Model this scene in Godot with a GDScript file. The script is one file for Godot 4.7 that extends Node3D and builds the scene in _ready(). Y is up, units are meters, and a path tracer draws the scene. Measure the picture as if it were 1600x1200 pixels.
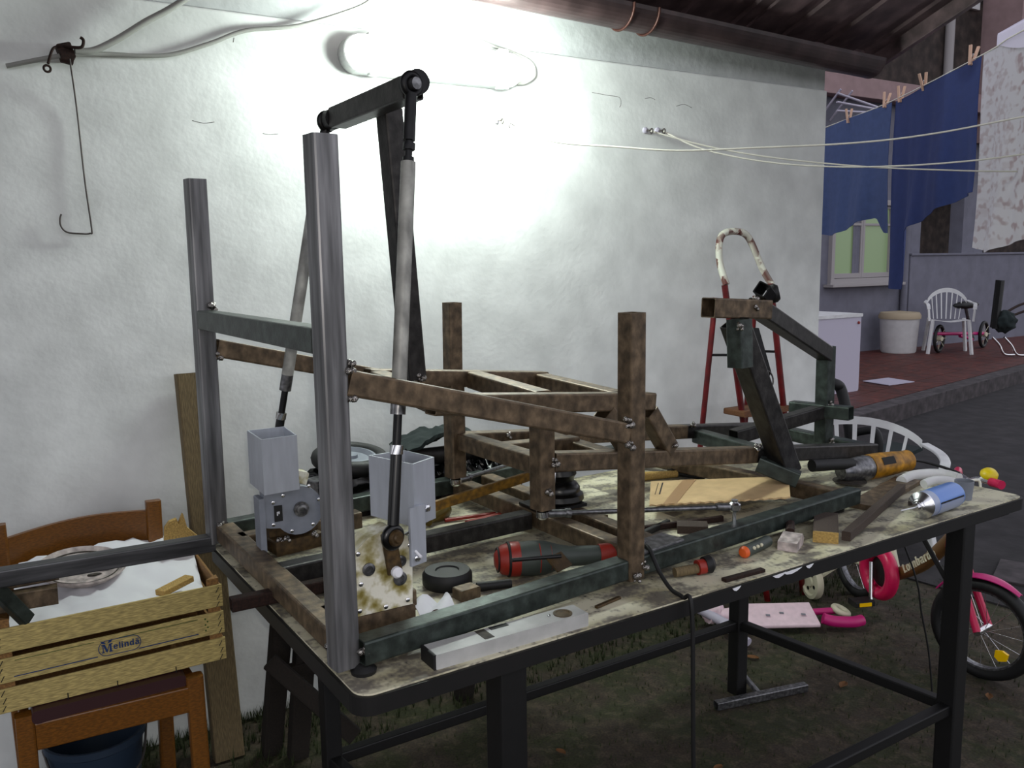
extends Node3D

# ---------------------------------------------------------------- helpers
var used := {}
var smooth := 1
var M := {}
var cam_o := Vector3(0, 1.40, 0)
const EXPO := 1.0

func v(x: float, y: float, z: float) -> Vector3:
	return Vector3(x, y, z)

func S() -> SurfaceTool:
	var st := SurfaceTool.new()
	st.begin(Mesh.PRIMITIVE_TRIANGLES)
	st.set_smooth_group(-1)
	return st

func numbered(called: String, parent: Node) -> String:
	var key := str(parent.get_instance_id()) + called
	var n: int = used.get(key, 0)
	used[key] = n + 1
	return called if n == 0 else "%s_%03d" % [called, n]

func put(o: Node, called: String, parent: Node) -> void:
	o.name = numbered(called, parent)
	parent.add_child(o, true)

func tag(o: Node, label: String, category := "", group := "", kind := "") -> Node:
	if label: o.set_meta("label", label)
	if category: o.set_meta("category", category)
	if group: o.set_meta("group", group)
	if kind: o.set_meta("kind", kind)
	return o

func thing(called: String, at: Vector3, label: String, category: String, group := "") -> Node3D:
	var o := Node3D.new()
	put(o, called, self)
	o.position = at
	tag(o, label, category, group)
	return o

# commits the shape (in world coordinates) as one mesh under parent
func obj(called: String, st: SurfaceTool, m: Material, parent: Node = self) -> MeshInstance3D:
	st.generate_normals()
	var o := MeshInstance3D.new()
	o.mesh = st.commit()
	o.material_override = m
	put(o, called, parent)
	if parent != self: o.global_transform = Transform3D()
	return o

func mesh_at(called: String, mesh: Mesh, m: Material, parent: Node, xf: Transform3D) -> MeshInstance3D:
	var o := MeshInstance3D.new()
	o.mesh = mesh
	o.material_override = m
	put(o, called, parent)
	o.global_transform = xf
	return o

func struct(called: String, st: SurfaceTool, m: Material) -> MeshInstance3D:
	var o := obj(called, st, m)
	o.set_meta("kind", "structure")
	return o

func tri(st: SurfaceTool, a: Vector3, b: Vector3, c: Vector3, inside: Vector3) -> void:
	if (b - a).cross(c - a).dot((a + b + c) / 3.0 - inside) > 0.0:
		st.add_vertex(a); st.add_vertex(c); st.add_vertex(b)
	else:
		st.add_vertex(a); st.add_vertex(b); st.add_vertex(c)

func quad(st: SurfaceTool, a: Vector3, b: Vector3, c: Vector3, d: Vector3, inside: Vector3) -> void:
	tri(st, a, b, c, inside)
	tri(st, a, c, d, inside)

func section(w: float, h: float, r: float) -> PackedVector2Array:
	var out := PackedVector2Array()
	var cs := [Vector2(1, 1), Vector2(-1, 1), Vector2(-1, -1), Vector2(1, -1)]
	for k in 4:
		var c: Vector2 = cs[k] * Vector2(w / 2 - r, h / 2 - r)
		for j in 3:
			var a := PI / 2 * k + PI / 4 * j
			out.append(c + Vector2(cos(a), sin(a)) * r)
	return out

# square or flat bar from a to b with rounded edges; wall > 0 makes it a hollow tube with open ends
func beam(st: SurfaceTool, a: Vector3, b: Vector3, w := 0.04, h := 0.04, wall := 0.0025, r := 0.004, up := Vector3.UP) -> void:
	var d := (b - a).normalized()
	if absf(d.dot(up)) > 0.98: up = Vector3(0.11, 0, 1).normalized()
	var s := d.cross(up).normalized()
	var u := s.cross(d).normalized()
	var p := section(w, h, minf(r, minf(w, h) * 0.45))
	var n := p.size()
	var mid := (a + b) / 2.0
	st.set_smooth_group(-1)
	for i in n:
		var o0 := s * p[i].x + u * p[i].y
		var o1 := s * p[(i + 1) % n].x + u * p[(i + 1) % n].y
		quad(st, a + o0, a + o1, b + o1, b + o0, mid)
		if wall > 0.0:
			var f := Vector2(1.0 - 2.0 * wall / w, 1.0 - 2.0 * wall / h)
			var i0 := s * p[i].x * f.x + u * p[i].y * f.y
			var i1 := s * p[(i + 1) % n].x * f.x + u * p[(i + 1) % n].y * f.y
			quad(st, a + o0, a + o1, a + i1, a + i0, mid)
			quad(st, b + o0, b + o1, b + i1, b + i0, mid)
			quad(st, a + i0, a + i1, b + i1, b + i0, mid + (o0 + o1) * 20.0)
		else:
			tri(st, a, a + o0, a + o1, mid)
			tri(st, b, b + o0, b + o1, mid)

# solid box with rounded edges, centred on c, turned by basis
func box(st: SurfaceTool, c: Vector3, size: Vector3, basis := Basis(), r := 0.003) -> void:
	var half := basis * Vector3(0, 0, size.z / 2)
	beam(st, c - half, c + half, size.x, size.y, 0.0, r, basis * Vector3.UP)

func tube(st: SurfaceTool, pts: PackedVector3Array, r: float, n := 8, r_end := -1.0, caps := true) -> void:
	smooth += 1
	var m := pts.size()
	var t := (pts[1] - pts[0]).normalized()
	var s := t.cross(Vector3.UP if absf(t.y) < 0.9 else Vector3.RIGHT).normalized()
	var rings := []
	for k in m:
		var tk := (pts[mini(k + 1, m - 1)] - pts[maxi(k - 1, 0)]).normalized()
		s = (s - tk * s.dot(tk)).normalized()
		var u := tk.cross(s)
		var rk := r if r_end < 0.0 else lerpf(r, r_end, k / float(m - 1))
		var ring := PackedVector3Array()
		for i in n:
			var a := TAU * i / n
			ring.append(pts[k] + (s * cos(a) + u * sin(a)) * rk)
		rings.append(ring)
	for k in m - 1:
		var c := (pts[k] + pts[k + 1]) / 2.0
		st.set_smooth_group(smooth)
		for i in n:
			quad(st, rings[k][i], rings[k][(i + 1) % n], rings[k + 1][(i + 1) % n], rings[k + 1][i], c)
	if caps:
		st.set_smooth_group(-1)
		for i in n:
			tri(st, pts[0], rings[0][i], rings[0][(i + 1) % n], pts[1])
			tri(st, pts[m - 1], rings[m - 1][i], rings[m - 1][(i + 1) % n], pts[m - 2])
	st.set_smooth_group(-1)

func rod(st: SurfaceTool, a: Vector3, b: Vector3, r: float, n := 12, r_end := -1.0) -> void:
	tube(st, PackedVector3Array([a, b]), r, n, r_end)

# smooth curve through the points
func curve(pts: Array, steps := 6) -> PackedVector3Array:
	var out := PackedVector3Array()
	for i in pts.size() - 1:
		var p0: Vector3 = pts[maxi(i - 1, 0)]
		var p1: Vector3 = pts[i]
		var p2: Vector3 = pts[i + 1]
		var p3: Vector3 = pts[mini(i + 2, pts.size() - 1)]
		for k in steps:
			out.append(p1.cubic_interpolate(p2, p0, p3, k / float(steps)))
	out.append(pts[-1])
	return out

# axis transform: local y along d
func axis(at: Vector3, d: Vector3) -> Transform3D:
	d = d.normalized()
	var x := d.cross(Vector3.UP if absf(d.y) < 0.9 else Vector3.RIGHT).normalized()
	return Transform3D(Basis(x, d, x.cross(d)), at)

# turned shape: profile of (radius, height) along local y
func lathe(st: SurfaceTool, prof: Array, xf: Transform3D, n := 24, squash := 1.0) -> void:
	smooth += 1
	for k in prof.size() - 1:
		var a: Vector2 = prof[k]
		var b: Vector2 = prof[k + 1]
		if k > 0:
			var z: Vector2 = prof[k - 1]
			if absf((a - z).angle_to(b - a)) > 0.7: smooth += 1
		st.set_smooth_group(smooth)
		# points on the left of the profile (as it runs) are inside
		var nrm := Vector2(b.y - a.y, -(b.x - a.x)).normalized()
		for i in n:
			var t0 := TAU * i / n
			var t1 := TAU * (i + 1) / n
			var mid := (a + b) / 2 - nrm * 0.5
			var tm := (t0 + t1) / 2
			var ref := xf * Vector3(cos(tm) * mid.x, mid.y, sin(tm) * mid.x * squash)
			var p := [xf * Vector3(cos(t0) * a.x, a.y, sin(t0) * a.x * squash), xf * Vector3(cos(t1) * a.x, a.y, sin(t1) * a.x * squash), xf * Vector3(cos(t1) * b.x, b.y, sin(t1) * b.x * squash), xf * Vector3(cos(t0) * b.x, b.y, sin(t0) * b.x * squash)]
			if a.x < 0.00001: tri(st, p[0], p[2], p[3], ref)
			elif b.x < 0.00001: tri(st, p[0], p[1], p[2], ref)
			else: quad(st, p[0], p[1], p[2], p[3], ref)
	st.set_smooth_group(-1)

# ring (torus) round local y of xf
func ring(st: SurfaceTool, R: float, r: float, xf: Transform3D, n := 32, m := 10, from := 0.0, to := TAU) -> void:
	var pts := PackedVector3Array()
	for i in n + 1:
		var a := lerpf(from, to, i / float(n))
		pts.append(xf * Vector3(cos(a) * R, 0, sin(a) * R))
	smooth += 1
	var rings := []
	for i in n + 1:
		var a := lerpf(from, to, i / float(n))
		var out := Vector3(cos(a), 0, sin(a))
		var rr := PackedVector3Array()
		for j in m:
			var b := TAU * j / m
			rr.append(xf * (out * (R + r * cos(b)) + Vector3(0, r * sin(b), 0)))
		rings.append(rr)
	for i in n:
		st.set_smooth_group(smooth)
		for j in m:
			quad(st, rings[i][j], rings[i][(j + 1) % m], rings[i + 1][(j + 1) % m], rings[i + 1][j], (pts[i] + pts[i + 1]) / 2)
	st.set_smooth_group(-1)
	if to - from < TAU - 0.01:
		for j in m:
			tri(st, pts[0], rings[0][j], rings[0][(j + 1) % m], pts[1])
			tri(st, pts[n], rings[n][j], rings[n][(j + 1) % m], pts[n - 1])

# flat outline in local xy, thickness along local z (0..depth)
func extrude(st: SurfaceTool, poly: PackedVector2Array, depth: float, xf: Transform3D) -> void:
	var idx := Geometry2D.triangulate_polygon(poly)
	var n := poly.size()
	var back := xf * Vector3(0, 0, depth * 50)
	var front := xf * Vector3(0, 0, -depth * 50)
	for i in range(0, idx.size(), 3):
		var a := poly[idx[i]]
		var b := poly[idx[i + 1]]
		var c := poly[idx[i + 2]]
		tri(st, xf * v(a.x, a.y, 0), xf * v(b.x, b.y, 0), xf * v(c.x, c.y, 0), back)
		tri(st, xf * v(a.x, a.y, depth), xf * v(b.x, b.y, depth), xf * v(c.x, c.y, depth), front)
	var cw := Geometry2D.is_polygon_clockwise(poly)
	for i in n:
		var a := poly[i]
		var b := poly[(i + 1) % n]
		var nr := Vector2(b.y - a.y, a.x - b.x) * (-1.0 if cw else 1.0)
		var ins := (a + b) / 2 - nr * 0.3
		quad(st, xf * v(a.x, a.y, 0), xf * v(b.x, b.y, 0), xf * v(b.x, b.y, depth), xf * v(a.x, a.y, depth), xf * v(ins.x, ins.y, depth / 2))

# sheet with thickness: f(u, v) gives the middle
func sheet(st: SurfaceTool, f: Callable, nu: int, nv: int, th: float) -> void:
	var p := []
	for i in nu + 1:
		var row := PackedVector3Array()
		for j in nv + 1:
			row.append(f.call(i / float(nu), j / float(nv)))
		p.append(row)
	var nn := []
	for i in nu + 1:
		var row := PackedVector3Array()
		for j in nv + 1:
			var du: Vector3 = p[mini(i + 1, nu)][j] - p[maxi(i - 1, 0)][j]
			var dv: Vector3 = p[i][mini(j + 1, nv)] - p[i][maxi(j - 1, 0)]
			row.append(du.cross(dv).normalized() * th / 2)
		nn.append(row)
	for side in [1.0, -1.0]:
		smooth += 1
		st.set_smooth_group(smooth)
		for i in nu:
			for j in nv:
				var c: Vector3 = p[i][j] + p[i + 1][j + 1]
				quad(st, p[i][j] + nn[i][j] * side, p[i + 1][j] + nn[i + 1][j] * side, p[i + 1][j + 1] + nn[i + 1][j + 1] * side, p[i][j + 1] + nn[i][j + 1] * side, c / 2 - nn[i][j] * side * 3)
	st.set_smooth_group(-1)
	var mid: Vector3 = p[nu / 2][nv / 2]
	for i in nu:
		for j in [0, nv]:
			quad(st, p[i][j] + nn[i][j], p[i + 1][j] + nn[i + 1][j], p[i + 1][j] - nn[i + 1][j], p[i][j] - nn[i][j], mid)
	for j in nv:
		for i in [0, nu]:
			quad(st, p[i][j] + nn[i][j], p[i][j + 1] + nn[i][j + 1], p[i][j + 1] - nn[i][j + 1], p[i][j] - nn[i][j], mid)

# lumpy rounded mass
func lump(st: SurfaceTool, c: Vector3, size: Vector3, rough := 0.25, sd := 1, freq := 1.6, n := 20) -> void:
	var nz := FastNoiseLite.new()
	nz.seed = sd
	nz.frequency = freq
	smooth += 1
	st.set_smooth_group(smooth)
	var p := []
	for i in n + 1:
		var row := PackedVector3Array()
		for j in n * 2:
			var t := PI * i / n
			var a := TAU * j / (n * 2)
			var d := v(sin(t) * cos(a), cos(t), sin(t) * sin(a))
			row.append(c + d * size * 0.5 * (1.0 + rough * nz.get_noise_3dv(d)))
		p.append(row)
	for i in n:
		for j in n * 2:
			quad(st, p[i][j], p[i][(j + 1) % (n * 2)], p[i + 1][(j + 1) % (n * 2)], p[i + 1][j], c)
	st.set_smooth_group(-1)

func noise_tex(freq: float, lo: Color, hi: Color, oct := 4, sd := 1, size := 512, kind := FastNoiseLite.TYPE_SIMPLEX_SMOOTH) -> NoiseTexture2D:
	var nz := FastNoiseLite.new()
	nz.noise_type = kind
	nz.frequency = freq
	nz.fractal_octaves = oct
	nz.seed = sd
	var t := NoiseTexture2D.new()
	t.width = size
	t.height = size
	t.seamless = true
	t.noise = nz
	var g := Gradient.new()
	g.set_color(0, lo)
	g.set_color(1, hi)
	t.color_ramp = g
	return t

func grey(a: float) -> Color:
	return Color(a, a, a)

func mat(key: String, color: Color, rough := 0.7, metal := 0.0, tex: Texture2D = null, scale := Vector3.ONE, bump: Texture2D = null, bump_cm := 0.1, bscale := Vector3.ZERO) -> StandardMaterial3D:
	var m := StandardMaterial3D.new()
	m.resource_name = key
	m.albedo_color = color
	m.roughness = rough
	m.metallic = metal
	if tex or bump:
		m.uv1_triplanar = true
		m.uv1_world_triplanar = true
		m.uv1_scale = scale
	if tex: m.albedo_texture = tex
	if bump:
		m.heightmap_enabled = true
		m.heightmap_texture = bump
		m.heightmap_scale = bump_cm
	M[key] = m
	return m

func materials() -> void:
	var blotch := noise_tex(0.012, grey(0.45), grey(1.0), 5, 3)
	var soft := noise_tex(0.008, grey(0.90), grey(1.0), 4, 5)
	var grain := noise_tex(0.09, grey(0.6), grey(1.0), 3, 7)
	var fine := noise_tex(0.06, grey(0.0), grey(1.0), 4, 9)
	var coarse := noise_tex(0.02, grey(0.0), grey(1.0), 5, 11)
	mat("plaster", Color(0.90, 0.91, 0.90), 0.9, 0, soft, Vector3.ONE * 0.6, fine, 0.05)
	M.plaster.uv1_scale = Vector3.ONE * 1.2
	mat("band_plaster", Color(0.74, 0.75, 0.75), 0.9, 0, soft, Vector3.ONE * 2.0, coarse, 0.1)  # greyer tone for the band at the wall top
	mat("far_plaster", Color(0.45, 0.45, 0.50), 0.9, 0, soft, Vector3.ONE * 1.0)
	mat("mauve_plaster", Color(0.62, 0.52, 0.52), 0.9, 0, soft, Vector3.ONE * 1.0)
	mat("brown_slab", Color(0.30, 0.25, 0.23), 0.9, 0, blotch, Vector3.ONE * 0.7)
	mat("dirt", Color(0.36, 0.32, 0.22), 0.95, 0, null)
	mat("asphalt", Color(0.185, 0.17, 0.18), 0.9, 0, blotch, Vector3.ONE * 0.8, fine, 0.05)
	mat("terracotta", Color(0.44, 0.19, 0.14), 0.6, 0, blotch, Vector3.ONE * 1.5)
	mat("terracotta_b", Color(0.40, 0.17, 0.13), 0.6, 0, blotch, Vector3.ONE * 1.2)
	mat("kerb", Color(0.33, 0.30, 0.31), 0.85, 0, blotch, Vector3.ONE * 1.2)
	mat("roof_brown", Color(0.50, 0.41, 0.42), 0.55, 0.0, blotch, Vector3.ONE * 1.3)
	mat("gutter_brown", Color(0.36, 0.29, 0.29), 0.4, 0.2, blotch, Vector3.ONE * 1.0)
	mat("copper", Color(0.26, 0.14, 0.11), 0.5, 0.3)
	mat("steel_flat", Color(0.40, 0.40, 0.41), 0.42, 0.5, blotch, v(0.6, 7, 7))
	mat("steel", Color(0.60, 0.60, 0.61), 0.42, 0.55, blotch, v(7, 0.5, 7))
	mat("rust", Color(0.53, 0.45, 0.355), 0.5, 0.45, blotch, v(5, 4, 5), fine, 0.02)
	mat("green_steel", Color(0.31, 0.35, 0.33), 0.42, 0.5, blotch, v(4, 4, 4), fine, 0.02)
	mat("dark_steel", Color(0.10, 0.10, 0.11), 0.45, 0.4, blotch, v(6, 6, 6))
	mat("dark_tube", Color(0.27, 0.26, 0.255), 0.42, 0.55, blotch, v(5, 4, 5), fine, 0.02)
	mat("black_paint", Color(0.035, 0.03, 0.035), 0.55, 0.0, blotch, v(4, 4, 4))
	mat("weld", Color(0.72, 0.70, 0.68), 0.25, 0.95, grain, v(9, 9, 9), fine, 0.2)
	mat("aluminium", Color(0.75, 0.77, 0.81), 0.36, 0.4, soft, v(9, 1.5, 9))
	mat("tube_grey", Color(0.80, 0.80, 0.77), 0.5, 0.15, blotch, v(3, 2, 3))
	mat("chrome", Color(0.85, 0.85, 0.86), 0.2, 1.0)
	mat("zinc", Color(0.62, 0.62, 0.63), 0.35, 0.85, blotch, v(10, 10, 10))
	mat("gear_grey", Color(0.52, 0.54, 0.58), 0.5, 0.2, soft, v(6, 6, 6))
	var mott := noise_tex(0.018, Color(0.55, 0.50, 0.24), Color(1.0, 1.0, 0.98), 4, 21)
	(mott.color_ramp as Gradient).set_offset(0, 0.10)
	(mott.color_ramp as Gradient).set_offset(1, 0.62)
	mat("mottled", Color(0.88, 0.87, 0.83), 0.45, 0.1, mott, v(2.6, 2.6, 2.6), fine, 0.05)
	mat("tarnish", Color(0.40, 0.31, 0.18), 0.5, 0.3, blotch, v(8, 8, 8))
	mat("black_rubber", Color(0.03, 0.03, 0.033), 0.6)
	mat("black_gloss", Color(0.02, 0.02, 0.022), 0.3)
	mat("table_edge", Color(0.045, 0.03, 0.03), 0.6, 0, blotch, v(3, 3, 3))
	mat("plank", Color(0.50, 0.43, 0.30), 0.85, 0, grain, v(7, 0.7, 7), fine, 0.08)
	mat("crate_wood", Color(0.84, 0.75, 0.47), 0.8, 0, grain, v(0.8, 6, 3))
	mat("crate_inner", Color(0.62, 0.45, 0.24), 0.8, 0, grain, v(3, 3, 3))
	mat("chair_wood", Color(0.52, 0.32, 0.08), 0.38, 0, grain, v(1.5, 5, 3))
	mat("chair_seat", Color(0.20, 0.08, 0.09), 0.5)
	mat("old_wood", Color(0.16, 0.13, 0.10), 0.9, 0, grain, v(3, 3, 3))
	mat("pale_wood", Color(0.83, 0.68, 0.38), 0.8, 0, grain, v(4, 4, 4))
	mat("grey_wood", Color(0.30, 0.24, 0.20), 0.85, 0, grain, v(5, 5, 5))
	mat("cardboard", Color(0.80, 0.68, 0.50), 0.85, 0, soft, v(4, 4, 4))
	mat("tape", Color(0.62, 0.48, 0.32), 0.5)
	mat("ink", Color(0.06, 0.19, 0.38), 0.7)
	mat("green_ink", Color(0.25, 0.33, 0.12), 0.7)
	mat("black_ink", Color(0.04, 0.04, 0.04), 0.7)
	mat("white_plastic", Color(0.86, 0.86, 0.86), 0.5, 0, soft, v(2, 2, 2))
	mat("paper", Color(0.88, 0.88, 0.90), 0.8)
	mat("plate", Color(0.90, 0.84, 0.82), 0.7, 0, blotch, v(5, 5, 5))
	mat("stain", Color(0.30, 0.27, 0.23), 0.8, 0, blotch, v(7, 7, 7))
	mat("ladder_red", Color(0.50, 0.06, 0.09), 0.4, 0, blotch, v(3, 2, 3))
	var flake := noise_tex(0.02, Color(0.35, 0.12, 0.08), Color(0.86, 0.86, 0.80), 4, 31)
	(flake.color_ramp as Gradient).set_offset(0, 0.42)
	(flake.color_ramp as Gradient).set_offset(1, 0.46)
	mat("ladder_white", Color(0.95, 0.95, 0.95), 0.5, 0, flake, v(1.6, 1.2, 1.6))
	mat("step_wood", Color(0.50, 0.32, 0.18), 0.7, 0, grain, v(1, 6, 6))
	mat("rusty", Color(0.22, 0.12, 0.08), 0.8, 0.3, blotch, v(20, 20, 20))
	mat("wire", Color(0.30, 0.28, 0.27), 0.5, 0.5)
	mat("cable_grey", Color(0.55, 0.55, 0.53), 0.6)
	mat("cord_white", Color(0.88, 0.87, 0.82), 0.6)
	mat("lamp_base", Color(0.66, 0.66, 0.66), 0.6)
	mat("blue_sheet", Color(0.28, 0.35, 0.53), 0.95, 0, soft, v(4, 4, 4))
	mat("blue_sheet_b", Color(0.18, 0.24, 0.45), 0.95, 0, soft, v(4, 4, 4))
	var flo := noise_tex(0.03, Color(0.70, 0.62, 0.64), Color(0.84, 0.82, 0.85), 2, 41)
	(flo.color_ramp as Gradient).set_offset(0, 0.22)
	(flo.color_ramp as Gradient).set_offset(1, 0.42)
	mat("floral", Color(0.95, 0.95, 0.95), 0.95, 0, flo, v(1.2, 1.2, 1.2))
	mat("white_cloth", Color(0.86, 0.83, 0.90), 0.95)
	for k in ["blue_sheet", "blue_sheet_b", "floral", "white_cloth"]:
		M[k].backlight_enabled = true
		M[k].backlight = (M[k].albedo_color as Color) * 0.4
	mat("peg", Color(0.85, 0.70, 0.60), 0.7)
	mat("tool_green", Color(0.25, 0.28, 0.26), 0.5, 0, soft, v(6, 6, 6))
	mat("tool_red", Color(0.58, 0.15, 0.10), 0.45, 0, soft, v(6, 6, 6))
	mat("orange", Color(0.85, 0.36, 0.12), 0.5)
	mat("yellow_tool", Color(0.80, 0.56, 0.10), 0.45, 0, blotch, v(6, 6, 6))
	mat("yellow_bar", Color(0.62, 0.45, 0.10), 0.55, 0, blotch, v(7, 7, 7))
	mat("olive", Color(0.36, 0.30, 0.10), 0.35)
	mat("spray_blue", Color(0.36, 0.52, 0.80), 0.35, 0.1)
	mat("spray_grey", Color(0.62, 0.66, 0.76), 0.35, 0.1)
	mat("level_grey", Color(0.70, 0.70, 0.69), 0.5, 0, soft, v(5, 5, 5))
	mat("pink", Color(0.78, 0.07, 0.30), 0.35)
	mat("magenta", Color(0.72, 0.10, 0.42), 0.4)
	mat("pale_pink", Color(0.95, 0.84, 0.87), 0.7, 0, soft, v(6, 6, 6))
	mat("ivory", Color(0.80, 0.78, 0.68), 0.5)
	mat("reflector", Color(1.0, 0.80, 0.02), 0.25)
	mat("brass_band", Color(0.42, 0.30, 0.16), 0.4)
	mat("navy", Color(0.12, 0.18, 0.25), 0.5)
	mat("bag_black", Color(0.025, 0.03, 0.028), 0.25)
	mat("dark_cloth", Color(0.10, 0.14, 0.14), 0.95)
	mat("window_frame", Color(0.60, 0.58, 0.58), 0.6)
	mat("appliance", Color(0.72, 0.70, 0.76), 0.5)
	mat("beige", Color(0.66, 0.60, 0.50), 0.7)
	mat("dark_void", Color(0.02, 0.025, 0.025), 0.9)
	mat("leaf", Color(0.42, 0.28, 0.15), 0.9)
	mat("grass", Color(0.16, 0.20, 0.07), 0.9)
	mat("yellow_bell", Color(0.85, 0.75, 0.05), 0.4)
	# worn cream table top: computed paint, stains and scuffs
	var im := Image.create(1024, 512, false, Image.FORMAT_RGB8)
	var n1 := FastNoiseLite.new(); n1.frequency = 0.006; n1.fractal_octaves = 5; n1.seed = 4
	var n2 := FastNoiseLite.new(); n2.frequency = 0.03; n2.fractal_octaves = 4; n2.seed = 8
	var n3 := FastNoiseLite.new(); n3.frequency = 0.12; n3.seed = 12
	for y in 512:
		for x in 1024:
			var a := n1.get_noise_2d(x, y * 1.6)
			var b := n2.get_noise_2d(x * 0.5, y * 1.3)
			var e := n3.get_noise_2d(x, y)
			var c := Color(0.80, 0.78, 0.68).lerp(Color(0.66, 0.63, 0.50), clampf(a * 1.8 + 0.25, 0, 1))
			c = c.lerp(Color(0.33, 0.31, 0.295), clampf(b * 1.1 + a * 0.9 + e * 0.5 + 0.17, 0, 0.74))
			c = c.lerp(Color(0.12, 0.11, 0.10), clampf((e - 0.50) * 5.0, 0, 0.7))
			im.set_pixel(x, y, c)
	var top := mat("table_top", Color(1, 1, 1), 0.6, 0, ImageTexture.create_from_image(im), v(1, 1, 1), fine, 0.05)
	top.uv1_scale = v(0.7, 1.1, 1.1)
	# mossy earth
	var ig := Image.create(1024, 1024, false, Image.FORMAT_RGB8)
	n1.frequency = 0.008; n2.frequency = 0.035; n3.frequency = 0.2
	for y in 1024:
		for x in 1024:
			var a := n1.get_noise_2d(x, y)
			var b := n2.get_noise_2d(x + 900, y)
			var e := n3.get_noise_2d(x, y)
			var c := Color(0.25, 0.21, 0.16).lerp(Color(0.20, 0.21, 0.10), clampf(a * 2.0 + 0.5, 0, 1))
			c = c.lerp(Color(0.36, 0.31, 0.25), clampf(b * 1.5, 0, 0.6))
			c = c * (0.85 + 0.35 * e)
			ig.set_pixel(x, y, c)
	M.dirt = mat("dirt", Color(1, 1, 1), 0.95, 0, ImageTexture.create_from_image(ig), v(0.5, 0.5, 0.5), coarse, 1.2)
	# light sources
	var lm := mat("diffuser", Color(0.95, 0.95, 0.92), 0.4)
	lm.emission_enabled = true
	lm.emission = Color(0.96, 1.0, 0.97)
	lm.emission_energy_multiplier = 4.5
	var wl := mat("lit_pane", Color(0.4, 0.5, 0.35), 0.3)
	wl.emission_enabled = true
	wl.emission = Color(0.62, 0.68, 0.54)
	wl.emission_energy_multiplier = 0.22

func _ready() -> void:
	setup_camera_and_light()
	materials()
	setting()
	background()
	lamp_and_wall_things()
	left_group()
	table()
	base_frame()
	moving_frame()
	drives()
	tools()
	under_table()

func setup_camera_and_light() -> void:
	var cam := Camera3D.new()
	cam.name = "camera"
	add_child(cam)
	var p := deg_to_rad(8.1); var r := deg_to_rad(-0.85); var y := deg_to_rad(31.3)
	var f := v(sin(y) * cos(p), -sin(p), -cos(y) * cos(p))
	var rt := v(cos(y), 0, sin(y))
	var up := rt.cross(f)
	var R := rt * cos(r) + up * sin(r)
	var U := up * cos(r) - rt * sin(r)
	cam.transform = Transform3D(Basis(R, U, -f), cam_o)
	cam.fov = rad_to_deg(2.0 * atan(600.0 / 1350.0))
	cam.near = 0.02
	cam.current = true
	var we := WorldEnvironment.new()
	we.name = "environment"
	var e := Environment.new()
	e.background_mode = Environment.BG_SKY
	var sk := ProceduralSkyMaterial.new()
	sk.sky_top_color = Color(0.58, 0.585, 0.62)
	sk.sky_horizon_color = Color(0.725, 0.725, 0.735)
	sk.ground_bottom_color = Color(0.14, 0.13, 0.13)
	sk.ground_horizon_color = Color(0.25, 0.24, 0.26)
	sk.sky_energy_multiplier = 1.6
	sk.ground_energy_multiplier = 0.3
	var s := Sky.new()
	s.sky_material = sk
	e.sky = s
	e.tonemap_mode = Environment.TONE_MAPPER_LINEAR
	e.tonemap_exposure = EXPO
	e.sdfgi_enabled = true
	e.ssao_enabled = true
	e.ssil_enabled = true
	we.environment = e
	add_child(we)
	# the phone's own small flash lamp, beside its lens, facing what it looks at
	var fl := SpotLight3D.new()
	fl.name = "phone_flash"
	fl.light_color = Color(1.0, 0.97, 0.93)
	fl.light_energy = 0.45
	fl.spot_angle = 55
	fl.spot_attenuation = 2
	fl.spot_range = 30
	fl.light_size = 0.01
	fl.shadow_enabled = true
	add_child(fl)
	fl.transform = Transform3D(Basis(R, U, -f), cam_o + R * 0.02 + U * 0.015)
	# fluorescent tube: three lights along the diffuser's front
	for k in 3:
		var o := OmniLight3D.new()
		o.name = "tube_light" if k == 0 else "tube_light_%03d" % k
		o.light_color = Color(0.95, 1.0, 0.97)
		o.light_energy = 0.42
		o.omni_range = 40
		o.omni_attenuation = 2
		o.light_size = 0.05
		o.shadow_enabled = true
		add_child(o)
		o.position = v(1.10 + 0.20 * k, 2.005, -2.395)

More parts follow.
